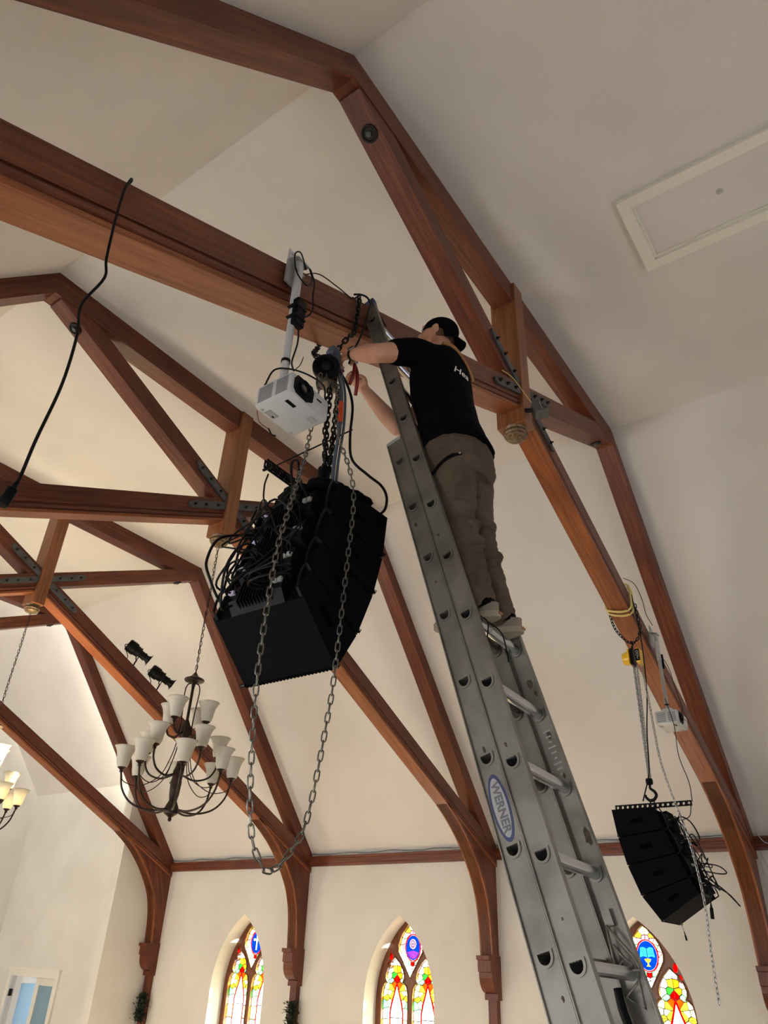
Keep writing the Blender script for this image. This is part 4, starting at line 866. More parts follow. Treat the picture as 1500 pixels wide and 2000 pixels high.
cable([(2.86, 1.90, 5.15), (3.05, 1.87, 5.02), (3.18, 1.87, 4.85), (3.30, 1.87, 4.72), (3.38, 1.88, 4.66), (3.20, 1.90, 4.55), (3.0, 1.88, 4.48)], 0.0035, 'thin black cable zigzagging right of the far projector pole')

# ================================================================ projectors
def projector(px, py, ztop, zpole, zb, x0, x1, y0, y1, hgt, near, label):
    t = thing('projector', label, 'projector', (px, py, ztop), 'projectors hung on the near beam')
    # wall bracket: upper plate with slotted holes, bent lower plate, pole, power brick
    s = 0.05
    MB().plate([(px-s, 0.0), (px+s, 0.0), (px+s, 0.075), (px-s, 0.075)], [stadium(px-0.026, 0.05, 0.022, 0.010, 0.4), stadium(px+0.026, 0.05, 0.022, 0.010, 0.4)], lambda a, b: (a, py+0.035, ztop-0.06+b), (0, 0.006, 0)).build('bracket_plate', 'white_plastic' if near else 'grey_metal', t)
    MB().hexa([V((px-s, py+0.036, ztop-0.062)), V((px+s, py+0.036, ztop-0.062)), V((px+s, py+0.041, ztop-0.055)), V((px-s, py+0.041, ztop-0.055)), V((px-s*0.9, py-0.03, ztop-0.085)), V((px+s*0.9, py-0.03, ztop-0.085)), V((px+s*0.9, py-0.03, ztop-0.078)), V((px-s*0.9, py-0.03, ztop-0.078))]).build('bracket_plate', 'grey_metal', t)
    MB().box((px, py+0.045, ztop-0.13), (0.09, 0.012, 0.16)).build('bracket_plate', 'grey_metal', t)
    MB().tube([(px, py, ztop-0.07), (px, py, ztop-0.36)], 0.022, 14).build('pole', 'white_plastic' if near else 'grey_metal', t, smooth='auto')
    MB().tube([(px, py, ztop-0.30), (px, py, zpole)], 0.0185, 14).build('pole', 'white_plastic' if near else 'steel', t, smooth='auto')
    MB().cyl((px-0.03, py-0.01, ztop-0.15), (px+0.03, py-0.01, ztop-0.15), 0.008, 8).build('clamp_screw', 'steel', t)
    if near:
        pb = MB().cbox((px+0.012, py-0.028, ztop-0.44), (0.062, 0.036, 0.17), 0.006).build('power_brick', 'black_plastic', t)
        for z in (ztop-0.41, ztop-0.48): MB().box((px+0.006, py-0.02, z), (0.078, 0.06, 0.007)).build('cable_tie', 'cable_black', pb)
    else:
        MB().cbox((px+0.045, py-0.01, ztop-0.36), (0.03, 0.04, 0.15), 0.006).build('power_brick', 'black_plastic', t)
    MB().tube([(px, py, zpole+0.045), (px, py, zpole+0.03)], 0.0225, 12).build('cable_tie', 'cable_black', t)
    cx, cy = (x0+x1)/2, (y0+y1)/2
    MB().cbox((px, cy, zb+hgt+0.02), (0.10, 0.10, 0.035), 0.006).build('mount_plate', 'white_plastic', t)
    MB().tube([(px, py, zpole+0.01), (px, cy if abs(cy-py) < 0.05 else py, zb+hgt+0.02)], 0.020, 12).build('pole', 'white_plastic', t, smooth='auto')
    bd = MB().cbox((cx, cy, zb+hgt/2), (x1-x0, y1-y0, hgt), 0.014).build('housing', 'white_plastic', t, smooth='auto')
    # side louvres
    lv = MB(); nrow = 9
    for r in range(nrow):
        z = zb+hgt*(0.16+0.66*r/(nrow-1))
        for a, b in ((y0+0.02, y0+(y1-y0)*0.42), (y0+(y1-y0)*0.52, y1-0.02)):
            lv.box((x0-0.0005, (a+b)/2, z), (0.002, b-a, hgt*0.035))
    lv.build('louvres', 'label_text', bd)
    lx = x0+(x1-x0)*0.30; lz = zb+hgt*0.55
    lp = [(-0.062, -0.03), (-0.045, -0.05), (0.03, -0.054), (0.066, -0.034), (0.07, 0.02), (0.055, 0.046), (-0.045, 0.046), (-0.062, 0.02)]
    k = hgt/0.115
    MB().prism([(lx+a*k*0.95, lz+b*k) for a, b in lp], xz(y0-0.004), (0, 0.01, 0)).build('lens_surround', 'black_plastic', bd)
    ln = MB().lathe([(0.036*k, 0.0), (0.036*k, 0.012), (0.030*k, 0.014), (0.028*k, 0.006), (0.0, 0.002)], (lx, y0-0.004, lz), 20, (0, -1, 0)).build('lens_ring', 'black_plastic', bd, smooth='auto')
    MB().ell((lx, y0-0.004, lz), (0.024*k, 0.008, 0.024*k), None, 14, 8).build('lens', 'lens_glass', ln, smooth=True)
    MB().box((x0+(x1-x0)*0.72, y0-0.001, zb+hgt*0.62), (0.03*k, 0.003, 0.007)).build('sensor_window', 'black_plastic', bd)
    MB().box((lx-0.01, y0+0.055, zb-0.0005), (0.055*k, 0.018, 0.002)).build('focus_slot', 'black_plastic', bd)
    pl = MB().box((x0+0.075, y1-0.035, zb-0.001), (0.055, 0.035, 0.002)).build('rating_label', 'label_grey', bd)
    MB().box((x0+0.09, y1-0.03, zb-0.002), (0.012, 0.008, 0.002)).build('latch', 'black_plastic', bd)
    for i in range(4): MB().box((x1-0.05, y0+0.035+i*0.009, zb-0.0005), (0.045, 0.003, 0.0015)).build('vent_slot', 'label_grey', bd)
    for a in (0.03, (x1-x0)-0.03): MB().cyl((x0+a, y1-0.02, zb+0.001), (x0+a, y1-0.02, zb-0.004), 0.007, 10).build('foot', 'grey_metal', bd)
    return t
projector(-2.895, 1.885, 5.385, 4.60, 4.315, -2.995, -2.745, 1.725, 1.935, 0.115, True, 'white projector on a white pole left of the black hoist')
projector(2.80, 1.885, 5.38, 4.52, 4.345, 2.68, 3.02, 1.77, 1.99, 0.13, False, 'small white projector on a pole beside the bright steel chains')
cable([(-2.87, 1.86, 5.27), (-2.93, 1.85, 5.33), (-2.97, 1.85, 5.28), (-2.94, 1.85, 5.18), (-2.86, 1.85, 5.16), (-2.82, 1.86, 5.25), (-2.84, 1.87, 5.32)], 0.004, 'black cable loop round the top of the near projector pole')
cable([(-2.83, 1.87, 5.32), (-2.80, 1.86, 5.24), (-2.80, 1.86, 5.15), (-2.77, 1.88, 5.08), (-2.80, 1.90, 5.02), (-2.86, 1.88, 5.03), (-2.88, 1.855, 4.97)], 0.004, 'black cable drooping right of the near projector bracket')
cable([(-2.885, 1.845, 4.87), (-2.87, 1.85, 4.76), (-2.885, 1.855, 4.63), (-2.88, 1.84, 4.57)], 0.0042, 'black lead from the power brick down the near pole')
cable([(-2.985, 1.90, 4.43), (-2.97, 1.87, 4.52), (-2.90, 1.84, 4.565), (-2.82, 1.80, 4.57), (-2.77, 1.75, 4.52), (-2.76, 1.74, 4.44)], 0.0042, 'black lead arching over the top of the near projector')
cable([(-2.88, 1.84, 4.57), (-2.855, 1.83, 4.62), (-2.84, 1.83, 4.68)], 0.0022, 'stray black wire end above the near projector')
cable([(-2.97, 1.94, 4.32), (-2.94, 1.95, 4.285), (-2.90, 1.945, 4.275), (-2.885, 1.945, 4.28)], 0.002, 'thin red wire hanging below the near projector', mt='red_plastic')
cable([(-2.885, 1.945, 4.28), (-2.86, 1.945, 4.262), (-2.84, 1.94, 4.265)], 0.004, 'short black jumper plugged under the near projector')

# floodlight on the near king post
t = thing('floodlight', 'small grey floodlight clamped to the near king post', 'floodlight', (-0.02, Y1-0.10, 6.32))
R_ = Matrix.Rotation(0.5, 3, 'Z') @ Matrix.Rotation(-0.3, 3, 'X')
MB().cbox((-0.03, Y1-0.12, 6.33), (0.13, 0.06, 0.12), 0.012, R_).build('housing', 'iron', t)
MB().box(V((-0.03, Y1-0.12, 6.33))+R_ @ V((-0.0, -0.032, 0.0)), (0.10, 0.006, 0.09), R_).build('glass', 'label_grey', t)
MB().box(V((-0.03, Y1-0.12, 6.33))+R_ @ V((0.0, -0.05, -0.06)), (0.13, 0.08, 0.006), R_).build('visor', 'iron', t)
MB().cyl((-0.03, Y1-0.10, 6.33), (-0.06, Y1-0.02, 6.34), 0.02, 10).build('swivel', 'dark_iron', t)
cable([(-0.03, Y1-0.09, 6.40), (-0.15, Y1-0.05, 6.50), (-0.28, Y1-0.03, 6.545), (-0.45, Y1-0.02, 6.50)], 0.004, 'pale flex from the floodlight along the near beam', mt='yellow_sling')

# cables lying on the rail and at the foot of the near truss
for i in range(3):
    a, b = YT[i]+TH+0.02, YT[i+1]-0.02
    zz = 3.795
    pts = [(W-0.045+0.02*math.sin(j*1.7+i), a+(b-a)*j/12, zz+0.012+0.012*(j % 3 == 0)) for j in range(13)]
    cable(pts, 0.011, ['pale cable lying along the rail right of the ladder', 'pale cable lying along the rail over the middle window', 'pale cable lying along the rail over the leftmost window'][i], mt='grey_metal', group='cables lying on the rail')
    cable([(p[0]-0.02, p[1], p[2]+0.006) for p in pts], 0.0035, ['thin black cable along the rail right of the ladder', 'thin black cable along the rail over the middle window', 'thin black cable along the rail over the leftmost window'][i], group='black cables on the rail')
cable([(6.02, 1.93, 4.0), (6.04, 1.90, 3.95), (6.05, 1.88, 3.80), (6.06, 1.80, 3.70), (6.06, 1.70, 3.76)], 0.006, 'pale cable curling off the near truss foot at right', mt='grey_metal')
cable([(6.05, 1.90, 3.62), (6.05, 1.86, 3.50), (6.05, 1.83, 3.40), (6.05, 1.86, 3.32), (6.05, 1.90, 3.36), (6.05, 1.91, 3.5)], 0.006, 'coil of pale cable by the near truss foot at right edge', mt='grey_metal')
# dark green garlands on the pilasters
for k, lab in ((3, 'dark green leafy spray on the pilaster nearest the chancel'), (2, 'dark green leafy spray on the pilaster left of the middle window')):
    c0 = V((6.0, YT[k]+TH/2-0.06, 1.40 if k == 3 else 1.46)); t = thing('leafy_spray', lab, 'plant', c0, 'leafy sprays on pilasters')
    st = MB()
    for i in range(9):
        a = i*2.4; st.tube([c0+V((0.02, 0, -0.25)), c0+V((-0.03+0.05*math.cos(a), 0.06*math.sin(a), -0.05+0.03*(i % 4)))], 0.004, 5)
    st.build('stems', 'leaf_green', t)
    lf = MB(); rr = random.Random(k)
    for i in range(420):
        p = c0+V((max(-0.14, min(0.09, rr.gauss(-0.02, 0.04))), max(-0.09, min(0.09, rr.gauss(0, 0.045))), rr.uniform(-0.24, 0.2))); d = V((rr.gauss(0, 1), rr.gauss(0, 1), rr.gauss(0.4, 0.7))).normalized(); s, u = perp(d); L = rr.uniform(0.05, 0.09)
        lf.add([p, p+d*L*0.5+s*0.018, p+d*L, p+d*L*0.5-s*0.018, p+d*L*0.5+u*0.006], [(0, 1, 4), (1, 2, 4), (2, 3, 4), (3, 0, 4), (0, 3, 2, 1)])
    o = lf.build('leaves', 'leaf_green', t); o['kind'] = 'stuff'
# ================================================================ extension ladder
LU = V((0.0355045, 0.29065528, 0.95616889)).normalized()
LX = (V((1, 0, 0))-LU*LU.x).normalized(); LB = LU.cross(LX)
LO = V((-2.22758, 1.91725, 5.51272)); RS = 0.305
def lad(x, b, u): return LO+LX*x+LB*b+LU*u
mat('painted_aluminium', (196, 192, 184), 0.45, 0.4, noise=((96, 40, 36), 7.5, 0.60, 0.64))
def dprof(w, h, n=8):     # flat top, round bottom
    return [(-w, h*0.5), (w, h*0.5)]+[(w*math.cos(a), h*0.1-(h*0.95)*math.sin(a)) for a in [PI*i/n for i in range(n+1)]][0:]
t = thing('extension_ladder', 'tall scuffed aluminium extension ladder the man stands on', 'ladder', lad(0.21, 0.09, -6.07))
WD = 0.43
def section(boff, utop, ubot, k0, k1, du, fly):
    for side in (0, 1):
        x0 = 0.0 if side == 0 else WD
        hl = [[(boff+a, -RS*k+du+b) for a, b in dprof(0.0205, 0.024)] for k in range(k0, k1+1)]
        m_ = 'aluminium'
        sg = 1 if side == 0 else -1
        rl = MB().plate([(boff-0.040, ubot), (boff+0.040, ubot), (boff+0.040, utop), (boff-0.040, utop)], hl, lambda b, u: lad(x0, b, u), LX*0.003*sg)
        for b in (-0.0415, 0.0415):
            c = lad(x0+sg*0.008, boff+b, (utop+ubot)/2); M = Matrix((LX, LB, LU)).transposed()
            rl.box(c, (0.030, 0.004, utop-ubot), M)
        ro = rl.build('side_rail', m_, t)
        if fly:
            cap = MB().cbox(lad(x0+sg*0.008, boff, utop+0.004), (0.036, 0.092, 0.05), 0.006, Matrix((LX, LB, LU)).transposed()).build('end_cap', 'blue_plastic', ro)
            rb = MB()
            for q in range(4): rb.box(lad(x0-sg*0.011, boff-0.028+q*0.018, utop+0.002), (0.004, 0.006, 0.04), Matrix((LX, LB, LU)).transposed())
            rb.build('cap_ribs', 'blue_plastic', cap)
        else:
            MB().box(lad(x0+sg*0.008, boff, utop-0.004), (0.032, 0.086, 0.012), Matrix((LX, LB, LU)).transposed()).build('end_cap', 'grey_metal', ro)
    for k in range(k0, k1+1):
        u = -RS*k+du
        R = [[lad(x, boff+a*0.98, u+b*0.98) for a, b in dprof(0.0205, 0.024)] for x in (0.0, WD)]
        rg = MB().rings(R, cap=False)
        for j in range(4):   # grip ridges on the tread
            rg.box(lad(WD/2, boff-0.015+j*0.010, u+0.0125), (WD-0.01, 0.004, 0.003), Matrix((LX, LB, LU)).transposed())
        ro = rg.build('rung', 'bright_aluminium' if fly else 'aluminium', t)
        for x0, sg in ((0.0, 1), (WD, -1)):
            for xo, w in ((-0.004*sg, 0.0285), (0.0065*sg if sg == 1 else -0.0065, 0.0285)):
                MB().plate([(boff+a, u+b) for a, b in dprof(w, 0.0335)], [[(boff+a, u+b) for a, b in dprof(0.0205, 0.024)]], lambda b, uu, xo=xo: lad(x0+xo, b, uu), LX*0.0035*sg).build('rung_collar', 'aluminium', ro)
section(0.0, 0.165, -4.62, 0, 14, 0.0, True)
section(0.088, -1.02, -6.05, 4, 19, 0.045, False)
for x0 in (0.008, WD-0.008): MB().cbox(lad(x0, 0.088, -6.06), (0.06, 0.12, 0.05), 0.01).build('foot', 'black_plastic', t)
# paint-spattered upper length of the right fly rail
MB().box(lad(WD-0.0042, 0.0, -0.62), (0.0006, 0.072, 1.46), Matrix((LX, LB, LU)).transposed()).build('paint_smear', 'painted_aluminium', t)
# rung lock on the inside of the right rails
ku = -RS*11+0.0
lk = MB()
for pth in ([(-0.02, 0.20), (0.045, 0.05), (0.05, 0.0), (-0.045, 0.02), (-0.02, 0.20)], [(-0.02, 0.12), (0.005, 0.06), (0.03, 0.02)], [(0.005, 0.06), (-0.03, 0.03)], [(0.035, -0.02), (0.02, -0.14), (-0.04, -0.08), (0.03, -0.04)]):
    lk.tube([lad(WD-0.03, -b*0.8, ku+u*0.72) for b, u in pth], 0.0048, 6)
lo = lk.build('rung_lock', 'aluminium', t, smooth=True)
MB().tube(smooth_path([lad(WD-0.045, 0.045, ku-0.03), lad(WD-0.05, 0.05, ku-0.09), lad(WD-0.05, 0.045, ku-0.17)], 5), [0.014]*8+[0.012, 0.011, 0.009], 8).build('lock_lever', 'black_plastic', lo, smooth=True)
MB().box(lad(WD-0.012, 0.008, ku+0.165), (0.012, 0.03, 0.05), Matrix((LX, LB, LU)).transposed()).build('lock_bracket', 'aluminium', lo)
# maker's oval label on the base rail
lu = -RS*9.45+0.012
M3 = Matrix((-LU, -LB, -LX)).transposed()         # text runs down the rail, readable from outside
oval = lambda a, b, x: MB().prism([(a*math.cos(q)*(1-0.0*abs(math.sin(q))), b*math.sin(q)) for q in [2*PI*i/32 for i in range(32)]], lambda p, q: lad(x, 0.088-q, lu-p), -LX*0.0006)
lb = oval(0.112, 0.034, -0.0003).build('maker_label', 'label_blue', t)
oval(0.098, 0.026, -0.0010).build('label_field', 'label_grey', lb)
tm = text_mesh('WERNER', 0.042, 0.0004, 0.0, 0.0013); tm.materials.append(MATS['label_text'])
for v in tm.vertices: v.co = lad(-0.0019, 0.088, lu)+M3 @ V((v.co.x*0.98, v.co.y*0.95, v.co.z))-t.location
link('label_lettering', tm, lb)
# worn instruction sticker on the right fly rail, dark rust scars
stk = MB()
for i in range(9): stk.box(lad(WD-0.004-0.0004, -0.008+0.0*i, -RS*8.25-0.022*i), (0.0008, 0.034-0.012*(i % 3), 0.006), Matrix((LX, LB, LU)).transposed())
stk.build('worn_sticker', 'label_grey', t)
mat('rust_scar', (70, 56, 44), 0.8, noise=((50, 40, 32), 60, 0.4, 0.6))
rr = random.Random(5)
def scar(side, b, u, s):
    x = -0.0004 if side == 0 else WD-0.0034
    n = 11; poly = [(b+s*0.55*(0.6+0.6*rr.random())*math.cos(2*PI*i/n), u+s*(0.6+0.6*rr.random())*math.sin(2*PI*i/n)) for i in range(n)]
    MB().prism(poly, lambda p, q: lad(x, p, q), -LX*0.0004).build('scuff', 'rust_scar', t)
scar(1, -0.01, -RS*7.55, 0.022); scar(1, -0.02, -RS*7.7, 0.014); scar(1, -0.012, -RS*8.3, 0.02); scar(1, -0.02, -RS*9.6, 0.03); scar(1, -0.015, -RS*8.85, 0.012)
scar(0, 0.088, -RS*8.75, 0.012); scar(0, 0.005, -RS*8.8, 0.010); scar(0, 0.1, -RS*5.2, 0.012); scar(0, 0.01, -RS*5.6, 0.008); scar(0, 0.07, -RS*11.2, 0.010); scar(0, 0.0, -RS*10.6, 0.006); scar(0, 0.085, -RS*6.3, 0.007)
# bootlace-like tie cord on the rung below the shoes
cable([lad(0.10, -0.02, -RS*7+0.025), lad(0.11, -0.035, -RS*7-0.01), lad(0.10, -0.02, -RS*7-0.07), lad(0.08, 0.0, -RS*7-0.12)], 0.003, 'thin black cord draped over the rung under the left shoe')
cable([lad(0.15, -0.02, -RS*7+0.025), lad(0.21, -0.04, -RS*7-0.02), lad(0.23, -0.03, -RS*7-0.09), lad(0.235, -0.02, -RS*7-0.14)], 0.003, 'thin black cord draped over the rung under the right shoe')

# ================================================================ the man on the ladder
def fuse(mb, name, m, parent, voxel=0.01, it=6, wr=None):
    me = mb.mesh('tmp', root_loc(parent)); o = bpy.data.objects.new('tmp', me); COL.objects.link(o)
    r = o.modifiers.new('r', 'REMESH'); r.mode = 'VOXEL'; r.voxel_size = voxel; r.use_smooth_shade = True
    s = o.modifiers.new('s', 'SMOOTH'); s.factor = 0.5; s.iterations = it
    if wr:
        tx = bpy.data.textures.new('folds', 'CLOUDS'); tx.noise_scale = wr[0]; tx.noise_depth = 2
        d = o.modifiers.new('d', 'DISPLACE'); d.texture = tx; d.strength = wr[1]; d.mid_level = 0.5; d.texture_coords = 'LOCAL'
    bpy.context.view_layer.update(); dg = bpy.context.evaluated_depsgraph_get()
    me2 = bpy.data.meshes.new_from_object(o.evaluated_get(dg)); bpy.data.objects.remove(o); me2.name = name
    me2.materials.clear(); me2.materials.append(MATS[m]); me2.shade_smooth(); return link(name, me2, parent)
def limb(mb, pts, rad, n=14, sub=5):
    P = smooth_path(pts, sub); R = []
    N = len(pts)
    for i in range(len(P)):
        f = i/(len(P)-1)*(N-1); k = min(int(f), N-2); R.append(rad[k]+(rad[k+1]-rad[k])*(f-k))
    mb.tube(P, R, n)
    mb.ell(P[0], (R[0],)*3, None, 10, 6); mb.ell(P[-1], (R[-1],)*3, None, 10, 6)
def ering(c, rx, ry, n=24, tilt=0.0):
    return [V((c[0]+rx*math.cos(2*PI*k/n), c[1]+ry*math.sin(2*PI*k/n), c[2]+tilt*math.sin(2*PI*k/n))) for k in range(n)]
person = thing('person', 'man in black T-shirt, brown trousers and black cap reaching from the ladder', 'person', (-2.08, 1.30, 3.50))
shL, elL, wrL = V((-2.27, 1.55, 5.04)), V((-2.505, 1.655, 4.885)), V((-2.445, 1.865, 5.035))
shR, elR, wrR = V((-1.92, 1.60, 5.02)), V((-2.11, 1.80, 4.735)), V((-2.24, 1.93, 4.965))
HD = V((-2.065, 1.565, 5.325))
b = MB()
b.rings([ering((-2.08, 1.44, 4.30), .12, .10), ering((-2.08, 1.48, 4.60), .14, .11), ering((-2.08, 1.53, 4.90), .16, .11), ering((-2.08, 1.53, 5.05), .15, .09), ering((-2.08, 1.53, 5.12), .07, .065)])
limb(b, [(-2.08, 1.525, 5.08), (-2.075, 1.54, 5.17), (-2.07, 1.55, 5.25)], [.062, .056, .058])
for s, x in ((-1, -2.165), (1, -1.985)):
    limb(b, [(x, 1.43, 4.32), (x+0.003*s, 1.40, 3.98), (x, 1.36, 3.80), (x, 1.30, 3.60)], [.075, .055, .05, .036])
limb(b, [shL, (shL+elL)/2, elL], [.060, .057, .049]); limb(b, [elL, elL.lerp(wrL, .35), elL.lerp(wrL, .75), wrL], [.050, .051, .039, .032])
limb(b, [shR, (shR+elR)/2, elR], [.057, .052, .042]); limb(b, [elR, elR.lerp(wrR, .35), elR.lerp(wrR, .75), wrR], [.043, .047, .036, .029])
# head: skull, jaw, nose, brow, ears
Hm = Matrix.Rotation(0.35, 3, 'Z') @ Matrix.Rotation(0.25, 3, 'X')       # local +y is the face direction
def hp(x, y, z): return HD+Hm @ V((x, y, z))
b.ell(HD, (.077, .098, .108), Hm, 18, 12); b.ell(hp(0, .035, -.06), (.060, .066, .068), Hm, 14, 9)
b.ell(hp(0, .105, -.012), (.013, .020, .026), Hm, 8, 6); b.ell(hp(0, .086, .030), (.055, .018, .014), Hm, 10, 6); b.ell(hp(0, .092, -.055), (.026, .012, .012), Hm, 8, 6)
for s in (-1, 1): b.ell(hp(s*.081, .0, -.012), (.011, .022, .033), Hm, 8, 8)
# hands: palm, four bent fingers, thumb
def hand(mb, w, direction, curl, side, ln=1.0):
    d = V(direction).normalized(); c = V(curl); c = (c-d*c.dot(d)).normalized(); s = d.cross(c)*side
    pc = w+d*0.05
    mb.ell(w+d*0.045, (.040, .050, .018), Matrix((s, d, c)).transposed(), 12, 8)
    for i, (o, L) in enumerate(((-.028, .066), (-.010, .074), (.009, .070), (.026, .056))):
        k = pc+d*0.034+s*o; a = k+d*L*0.40*ln+c*0.014; e = a+d*L*0.12+c*L*0.36; f_ = e-d*L*0.22+c*L*0.14
        mb.tube(smooth_path([k-d*0.015, k, a, e, f_], 3), [.0098]*4+[.0095]*4+[.009]*3+[.0078]*2, 8)
        mb.ell(f_, (.0078,)*3, None, 8, 6)
    k = w+d*0.022-s*0.032; a = k-s*0.022+d*0.022+c*0.016; e = a+d*0.026+c*0.022+s*0.006
    mb.tube(smooth_path([w+d*0.015-s*0.015, k, a, e], 3), [.014]*3+[.012]*4+[.0105]*2+[.0085], 8); mb.ell(e, (.0085,)*3, None, 8, 6)
hand(b, wrL, (0.05, 0.95, 0.22), (0.55, 0.1, -0.85), 1)
hand(b, wrR, (-0.45, 0.45, 0.72), (-0.80, 0.10, -0.45), -1)
body = fuse(b, 'body', 'skin', person, 0.0062, 4)
for s in (-1, 1): MB().ell(hp(s*.032, .089, .006), (.012, .008, .008), Hm, 10, 6).build('eye', 'white_plastic', body, smooth=True)
# shirt
SH = [(4.425, 1.445, .206, .178), (4.52, 1.465, .196, .166), (4.62, 1.49, .184, .150), (4.80, 1.53, .192, .156), (4.93, 1.54, .212, .152), (5.03, 1.535, .214, .132), (5.09, 1.53, .165, .108), (5.135, 1.53, .095, .082), (5.165, 1.535, .068, .066)]
b = MB(); b.rings([ering((-2.08, y, z), rx, ry, 28, -0.02 if z < 4.45 else 0) for z, y, rx, ry in SH])
limb(b, [(-2.20, 1.54, 5.03), (-2.30, 1.565, 5.005), shL.lerp(elL, .56)], [.085, .080, .071]); limb(b, [(-1.96, 1.57, 5.02), (-1.94, 1.63, 4.97), shR.lerp(elR, .50)], [.085, .078, .068])
shirt = fuse(b, 'shirt', 'shirt_black', person, 0.009, 5, (0.11, 0.012))
# trousers with pocket and folds
b = MB(); b.rings([ering((-2.08, y, z), rx, ry, 28) for z, y, rx, ry in [(4.56, 1.475, .172, .142), (4.48, 1.46, .186, .156), (4.40, 1.445, .196, .168), (4.32, 1.43, .192, .160), (4.25, 1.425, .175, .135)]])
for s, x in ((-1, -2.165), (1, -1.985)):
    limb(b, [(x, 1.425, 4.34), (x-.004*s, 1.418, 4.16), (x, 1.40, 3.99), (x, 1.368, 3.82), (x+.004*s, 1.335, 3.66), (x, 1.312, 3.585)], [.108, .098, .081, .078, .074, .073], 18)
    rf = random.Random(3+s)
    for q in range(15):      # cloth folds wrapping the leg
        f = q/14; zc_ = 4.22-0.60*f; yc_ = 1.42-0.105*f; r_ = (.086-.024*f)+rf.uniform(-.004, .002); a0 = rf.uniform(2.6, 5.0); sp = rf.uniform(1.0, 1.9); tl_ = rf.uniform(-.05, .05)
        fp = [V((x+r_*math.cos(a0+sp*(j/6-.5)), yc_+r_*math.sin(a0+sp*(j/6-.5)), zc_+tl_*(j/6-.5))) for j in range(7)]
        b.tube(fp, [.003, .006, .008, .009, .008, .006, .003], 8)
tro = fuse(b, 'trousers', 'trouser_brown', person, 0.0075, 3, (0.05, 0.018))
MB().tube(smooth_path([(-2.262, 1.49, 4.22), (-2.272, 1.43, 4.265), (-2.262, 1.375, 4.295), (-2.245, 1.33, 4.30)], 5), [.003]+[.007]*6+[.009]*5+[.006]*3+[.003], 8).build('pocket_opening', 'sock_black', tro, smooth=True)
MB().ell((-2.252, 1.338, 4.302), (.006, .006, .006), None, 8, 6).build('rivet', 'steel', tro)
b = MB(); b.rings([ering((-2.08, 1.474, z), .176, .146, 28) for z in (4.53, 4.565)]); b.build('belt', 'tan_leather', person, smooth='auto')
# socks and shoes
for s, x, lab in ((-1, -2.165, 'shoe'), (1, -1.975, 'shoe')):
    MB().tube([(x, 1.305, 3.61), (x, 1.275, 3.54)], [.047, .046], 14).build('sock', 'sock_black', person, smooth='auto')
    yt, yh = (1.525, 1.215) if s < 0 else (1.53, 1.205); zb = 3.492
    out = []
    for i in range(28):
        a = 2*PI*i/28; yy = (yt+yh)/2+(yt-yh)/2*math.sin(a); f = (yy-yh)/(yt-yh)
        wv = 0.036+0.014*math.sin(PI*min(1, f*0.95))+(0.006 if f > .55 else 0)
        cc = math.cos(a); out.append((x+wv*math.copysign(abs(cc)**0.7, cc), yy))
    so_ = MB().prism(out, xy(zb), (0, 0, 0.026)); sole = so_.build('shoe', 'shoe_sole', person, smooth='auto')
    R = []
    for z, k, kt in ((zb+.024, .97, .985), (zb+.040, .95, .93), (zb+.052, .88, .72), (zb+.060, .80, .46), (zb+.066, .74, .36)):
        R.append([V((x+(px-x)*k, yh+0.008+(py-yh)*kt, z)) for px, py in out])
    MB().rings(R).build('shoe_upper', 'shoe_canvas', sole, smooth='auto')
    MB().box((x, yh-0.001, zb+0.017), (0.028, 0.004, 0.010)).build('heel_tab', 'tan_leather', sole)
# cap worn with the brim to the back, hair and strap
cap = MB(); R = []
for j in range(9):
    th = PI/2*j/8; R.append([hp(.085*math.cos(th)*math.cos(2*PI*k/22), -.006+.107*math.cos(th)*math.sin(2*PI*k/22), .022+.098*math.sin(th)) for k in range(22)])
cap.rings([[hp(.084*math.cos(2*PI*k/22), -.006+.105*math.sin(2*PI*k/22), -.004-.020*max(0, -math.sin(2*PI*k/22))) for k in range(22)]]+R)
co = cap.build('cap', 'cap_black', person, smooth=True)
br = MB(); Rr = []
for i in range(13):
    a = PI+PI*0.12+PI*0.76*i/12
    p0 = hp(.080*math.cos(a), -.006+.102*math.sin(a), .0-.012); p1 = hp(.086*math.cos(a), -.006+.168*math.sin(a), -.050-.02*abs(math.cos(a)))
    Rr.append([p0, p1, p1+V((0, 0, .004)), p0+V((0, 0, .006))])
br.rings(Rr); br.build('cap_brim', 'cap_black', co, smooth='auto')
MB().ell(hp(0, .0, .122), (.007, .007, .004), Hm, 8, 5).build('cap_button', 'cap_black', co)
hr = MB(); R = []
for j in range(6):
    th = -0.55+0.6*j/5; R.append([hp(.081*math.cos(th)*math.cos(a), .101*math.cos(th)*math.sin(a), .108*math.sin(th)) for a in [PI+0.12+(PI-0.24)*i/14 for i in range(15)]])
mat('hair_brown', (88, 58, 36), 0.8, bump=(200, 0.4, 0.003))
n = 15; hv = [p for r in R for p in r]; hr.add(hv, [(j*n+i, j*n+i+1, (j+1)*n+i+1, (j+1)*n+i) for j in range(5) for i in range(n-1)])
hr.build('hair', 'hair_brown', person, smooth=True)
MB().tube(smooth_path([(-2.15, 1.49, 5.165), (-2.10, 1.452, 5.155), (-2.03, 1.438, 5.125), (-1.98, 1.425, 5.06), (-1.955, 1.415, 5.0)], 5), 0.011, 8).build('neck_strap', 'tan_leather', person, smooth=True)
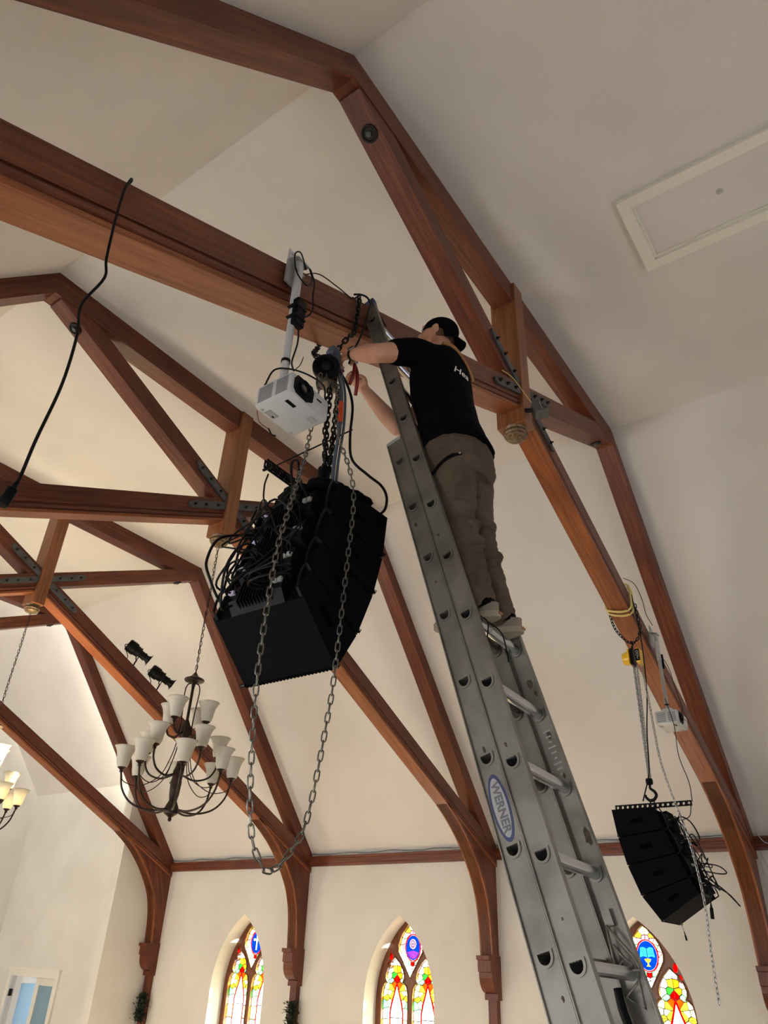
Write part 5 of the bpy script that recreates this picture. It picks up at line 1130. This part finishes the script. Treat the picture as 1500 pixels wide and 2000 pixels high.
# white print across the back of the shirt
def back_y(x, z):
    for i in range(len(SH)-1):
        if SH[i][0] <= z <= SH[i+1][0]:
            f = (z-SH[i][0])/(SH[i+1][0]-SH[i][0]); y = SH[i][1]+(SH[i+1][1]-SH[i][1])*f; rx = SH[i][2]+(SH[i+1][2]-SH[i][2])*f; ry = SH[i][3]+(SH[i+1][3]-SH[i][3])*f
            return y-ry*math.sqrt(max(0.05, 1-((x+2.08)/rx)**2))-0.008
    return 1.40
for txt, size, x0, z0 in (('Hea', 0.066, -2.135, 4.905),):
    tm = text_mesh(txt, size, 0.0006, 0.25)
    b_ = bmesh.new(); b_.from_mesh(tm); bmesh.ops.subdivide_edges(b_, edges=[e for e in b_.edges if e.calc_length() > 0.012], cuts=2)
    for v in b_.verts:
        x, z = x0+v.co.x*1.05, z0+v.co.y*0.95; v.co = V((x, back_y(x, z)-v.co.z, z))-person.location
    b_.to_mesh(tm); b_.free(); tm.materials.append(MATS['white_print']); link('shirt_print', tm, shirt)
# wrist watch
d = (wrL-elL).normalized(); wp = wrL-d*0.012
wt = thing('wrist_watch', "dark wrist watch on the man's outstretched arm", 'watch', wp)
x_, y_ = perp(d)
MB().lathe([(0.0335, -0.011), (0.036, -0.011), (0.036, 0.011), (0.0335, 0.011)], wp, 20, d).build('band', 'black_plastic', wt)
sd = (V((-1, -0.3, 0.3))-d*V((-1, -0.3, 0.3)).dot(d)).normalized()
MB().lathe([(0.019, 0.030), (0.020, 0.034), (0.019, 0.042), (0.015, 0.043), (0.0, 0.043)], wp, 16, sd).build('case', 'chain_steel', wt)
# red-handled cutters in the right hand
tl = thing('cutters', "red-handled cutters gripped in the man's lower hand", 'tool', wrR+V((-0.05, 0.02, 0.06)))
h0 = V((-2.335, 1.93, 5.0))
MB().tube(smooth_path([h0+V((0.05, 0.03, -0.09)), h0+V((0.02, 0.0, -0.04)), h0+V((0.0, -0.01, 0.02)), h0+V((-0.03, -0.01, 0.06))], 4), 0.010, 8).build('handle', 'red_plastic', tl, smooth=True)
MB().tube(smooth_path([h0+V((-0.02, 0.02, -0.07)), h0+V((-0.03, -0.01, -0.02)), h0+V((-0.035, -0.02, 0.03)), h0+V((-0.03, -0.012, 0.06))], 4), 0.010, 8).build('handle', 'red_plastic', tl, smooth=True)
MB().cyl(h0+V((-0.035, -0.03, 0.06)), h0+V((-0.025, 0.005, 0.06)), 0.012, 10).build('pivot', 'steel', tl)
MB().cbox(h0+V((-0.05, -0.012, 0.085)), (0.02, 0.012, 0.05), 0.003, Matrix.Rotation(-0.5, 3, 'Y')).build('jaw', 'steel', tl)
MB().cbox(h0+V((-0.032, -0.014, 0.09)), (0.014, 0.012, 0.05), 0.003, Matrix.Rotation(-0.2, 3, 'Y')).build('jaw', 'steel', tl)
tw = thing('strap_buckle', "red buckle between the man's hands at the hoist", 'buckle', (-2.44, 1.955, 4.975))
MB().cbox((-2.445, 1.955, 4.975), (0.055, 0.03, 0.05), 0.006, Matrix.Rotation(0.6, 3, 'Y')).build('frame', 'red_plastic', tw)
MB().cyl((-2.445, 1.935, 4.975), (-2.445, 1.975, 4.975), 0.012, 10).build('spindle', 'steel', tw)
